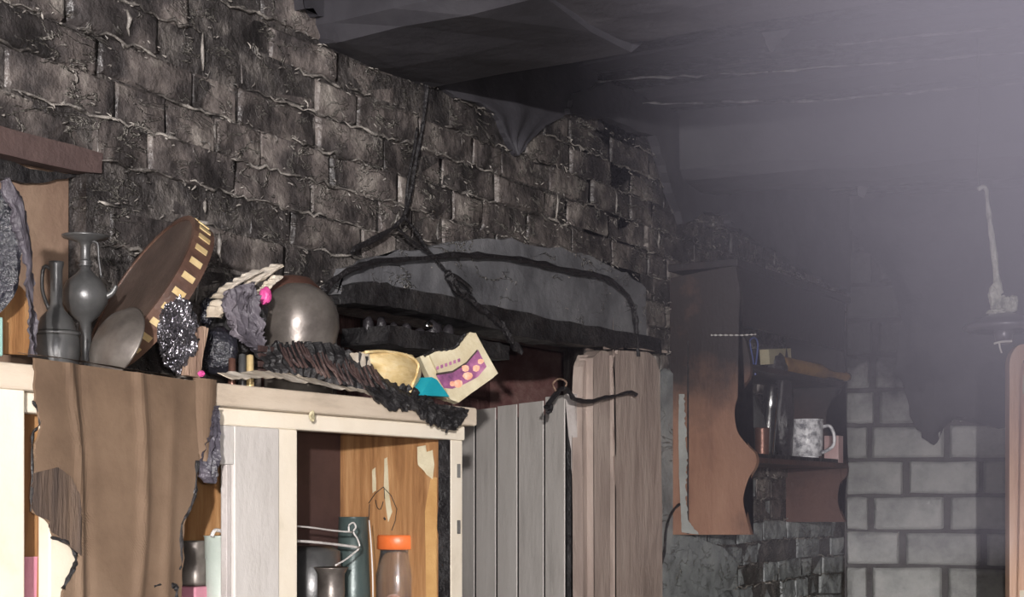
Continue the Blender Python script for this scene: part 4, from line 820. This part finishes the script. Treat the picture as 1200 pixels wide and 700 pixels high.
b = tube(new(), [PX(x, y, .16) for x, y in ((884,432),(881,415),(879,400),(884,396),(888,402),(887,418),(885,432),(885,440))], .003, n=7); solo('blue_loop', b, 'bluep', 'blue plastic loop hanging behind the side board of the shelf unit', 'loop', tuple(PX(884, 440, .16)), smooth=True)
b = slab(bmesh.new(), [(890,410),(916,409),(917,426),(891,428)], onX(.10), .03, (1,0,0), .001, 3); solo('yellow_packet', b, 'yellowpaper', 'small yellow paper packet above the charred lump on the shelf', 'packet', tuple(PX(903, 427, .1)))
# ================================================================== RIGHT: almirah post and lamp
AL = thing('wooden_almirah', 'reddish brown wooden almirah with a rounded top corner at the right edge', 'almirah', tuple(PD(1240, HY+1.55*FPX/4.7, 4.7)))
def onA(o_=0.0): return lambda p: PD(p[0], p[1], 4.7-o_)
arc = [(1178 + 16*(1-math.cos(a)), 430 - 25*math.sin(a)) for a in [PI/2*i/8 for i in range(9)]]
obj('stile', slab(bmesh.new(), [(1178,1170)] + arc + [(1215,404),(1215,418),(1200,418),(1194,424),(1190,436),(1190,1170)], onA(), .04, -FV), 'almirah', AL)
obj('panel', slab(bmesh.new(), [(1189,1170),(1189,432),(1215,415),(1420,415),(1420,1170)], onA(.0), .012, -FV), 'almirah', AL)
obj('carcass', slab(bmesh.new(), [(1181,1170),(1181,432),(1200,410),(1420,410),(1420,1170)], onA(-.40), .39, -FV), 'almirah', AL)
obj('top_rail', slab(bmesh.new(), [(1213,404),(1420,404),(1420,440),(1213,440)], onA(), .04, -FV), 'almirah', AL)
obj('label_strip', slab(bmesh.new(), [(1192,440),(1230,440),(1230,462),(1192,462)], onA(.012), .002, -FV), 'packet', AL, label='small pale peeled strip')
obj('lower_panel', slab(bmesh.new(), [(1192,692),(1420,692),(1420,1100),(1192,1100)], onA(.012), .004, -FV), 'cream', AL, label='cream lower panel')
LP = thing('pendant_lamp', 'dark enamel pendant lamp with melted white plastic on a pale bent rod', 'lamp', tuple(PD(1176, 378, 3.6)))
q = PD(1176, 382, 3.6); k = 3.6/FPX
obj('shade', lathe(new(), [(40*k,-6*k),(46*k,-2*k),(44*k,1*k),(32*k,8*k),(16*k,13*k),(8*k,16*k),(0,17*k),(0,14*k),(14*k,10*k),(30*k,4*k),(40*k,-6*k)], q, n=44), 'shade', LP, True)
obj('socket', lathe(new(), [(0,-22*k),(9*k,-20*k),(11*k,-8*k),(8*k,0),(0,2*k)], q, n=20), 'shade', LP, True)
b = new()
for x, y, rx, ry, sd in ((1167,352,7,15,1), (1176,358,8,11,2), (1187,356,6,10,3), (1164,345,5,12,4), (1170,366,12,5,5)): lump(b, PD(x, y, 3.6), (rx*k, rx*k, ry*k), .35, 2, 3, sd)
obj('melted_holder', b, 'melt', LP, label='melted white plastic')
obj('rod', tube(new(), [PD(x, y, 3.6) for x, y in ((1156,226),(1160,260),(1164,290),(1169,335),(1171,345))], lambda t: (.0045 + .006*t)*R.uniform(.85,1.15), n=8, k=4, jit=.1), 'melt', LP, label='pale rod')
obj('hook', tube(new(), [PD(x, y, 3.6) for x, y in ((1146,222),(1153,219),(1157,226))], .005, n=8), 'melt', LP)
obj('flex', tube(new(), [PD(x, y, 3.6) for x, y in ((1148,221),(1146,190),(1147,120),(1146,45))], .0018, n=6), 'cable', LP)
obj('hanging_wire', tube(new(), [PD(x, y, 3.56) for x, y in ((1165,403),(1172,401),(1186,400)) ], .0025, n=6), 'wire', LP)
obj('wire_end', tube(new(), [PD(x, y, 3.56) for x, y in ((1171,402),(1172,408),(1174,414)) ], .002, n=6), 'wire', LP)
# ================================================================== SMOKE
b = box(new(), (.75, -4.35, 1.5), (3.4, -1.9, 2.45)); SM = obj('smoke', b, 'char', kind='stuff')
mm = bpy.data.materials.new('smoke'); mm.use_nodes = True; N, L = nodes(mm); N.clear()
out = N.new('ShaderNodeOutputMaterial'); vs_ = N.new('ShaderNodeVolumePrincipled'); L.new(vs_.outputs[0], out.inputs['Volume'])
vs_.inputs['Color'].default_value = (.80, .77, .97, 1)
g = N.new('ShaderNodeNewGeometry'); sp = N.new('ShaderNodeSeparateXYZ'); L.new(g.outputs['Position'], sp.inputs[0])
mz = N.new('ShaderNodeMapRange'); mz.inputs[1].default_value = 1.58; mz.inputs[2].default_value = 2.15; mz.inputs[3].default_value = .1; L.new(sp.outputs[2], mz.inputs[0])
mx_ = N.new('ShaderNodeMapRange'); mx_.inputs[1].default_value = 1.2; mx_.inputs[2].default_value = 1.56; mx_.interpolation_type = 'SMOOTHSTEP'; L.new(sp.outputs[0], mx_.inputs[0])
my_ = N.new('ShaderNodeMapRange'); my_.inputs[1].default_value = -2.4; my_.inputs[2].default_value = -3.4; L.new(sp.outputs[1], my_.inputs[0])
nz = N.new('ShaderNodeTexNoise'); nz.inputs['Scale'].default_value = 2.2; nz.inputs['Detail'].default_value = 3; L.new(g.outputs['Position'], nz.inputs['Vector'])
m0 = N.new('ShaderNodeMath'); m0.operation = 'MULTIPLY'; L.new(mx_.outputs[0], m0.inputs[0]); L.new(my_.outputs[0], m0.inputs[1])
m1 = N.new('ShaderNodeMath'); m1.operation = 'MULTIPLY'; L.new(mz.outputs[0], m1.inputs[0]); L.new(m0.outputs[0], m1.inputs[1])
m2 = N.new('ShaderNodeMath'); m2.operation = 'MULTIPLY'; L.new(m1.outputs[0], m2.inputs[0]); L.new(nz.outputs['Fac'], m2.inputs[1])
m3 = N.new('ShaderNodeMath'); m3.operation = 'MULTIPLY_ADD'; L.new(m2.outputs[0], m3.inputs[0]); m3.inputs[1].default_value = 2.7; m3.inputs[2].default_value = .003
L.new(m3.outputs[0], vs_.inputs['Density'])
SM.data.materials.clear(); SM.data.materials.append(mm); tag(SM, 'grey purple smoke haze hanging under the ceiling at the right', 'smoke')
for o in bpy.data.objects:
    if 'wl' in o.keys(): del o['wl']
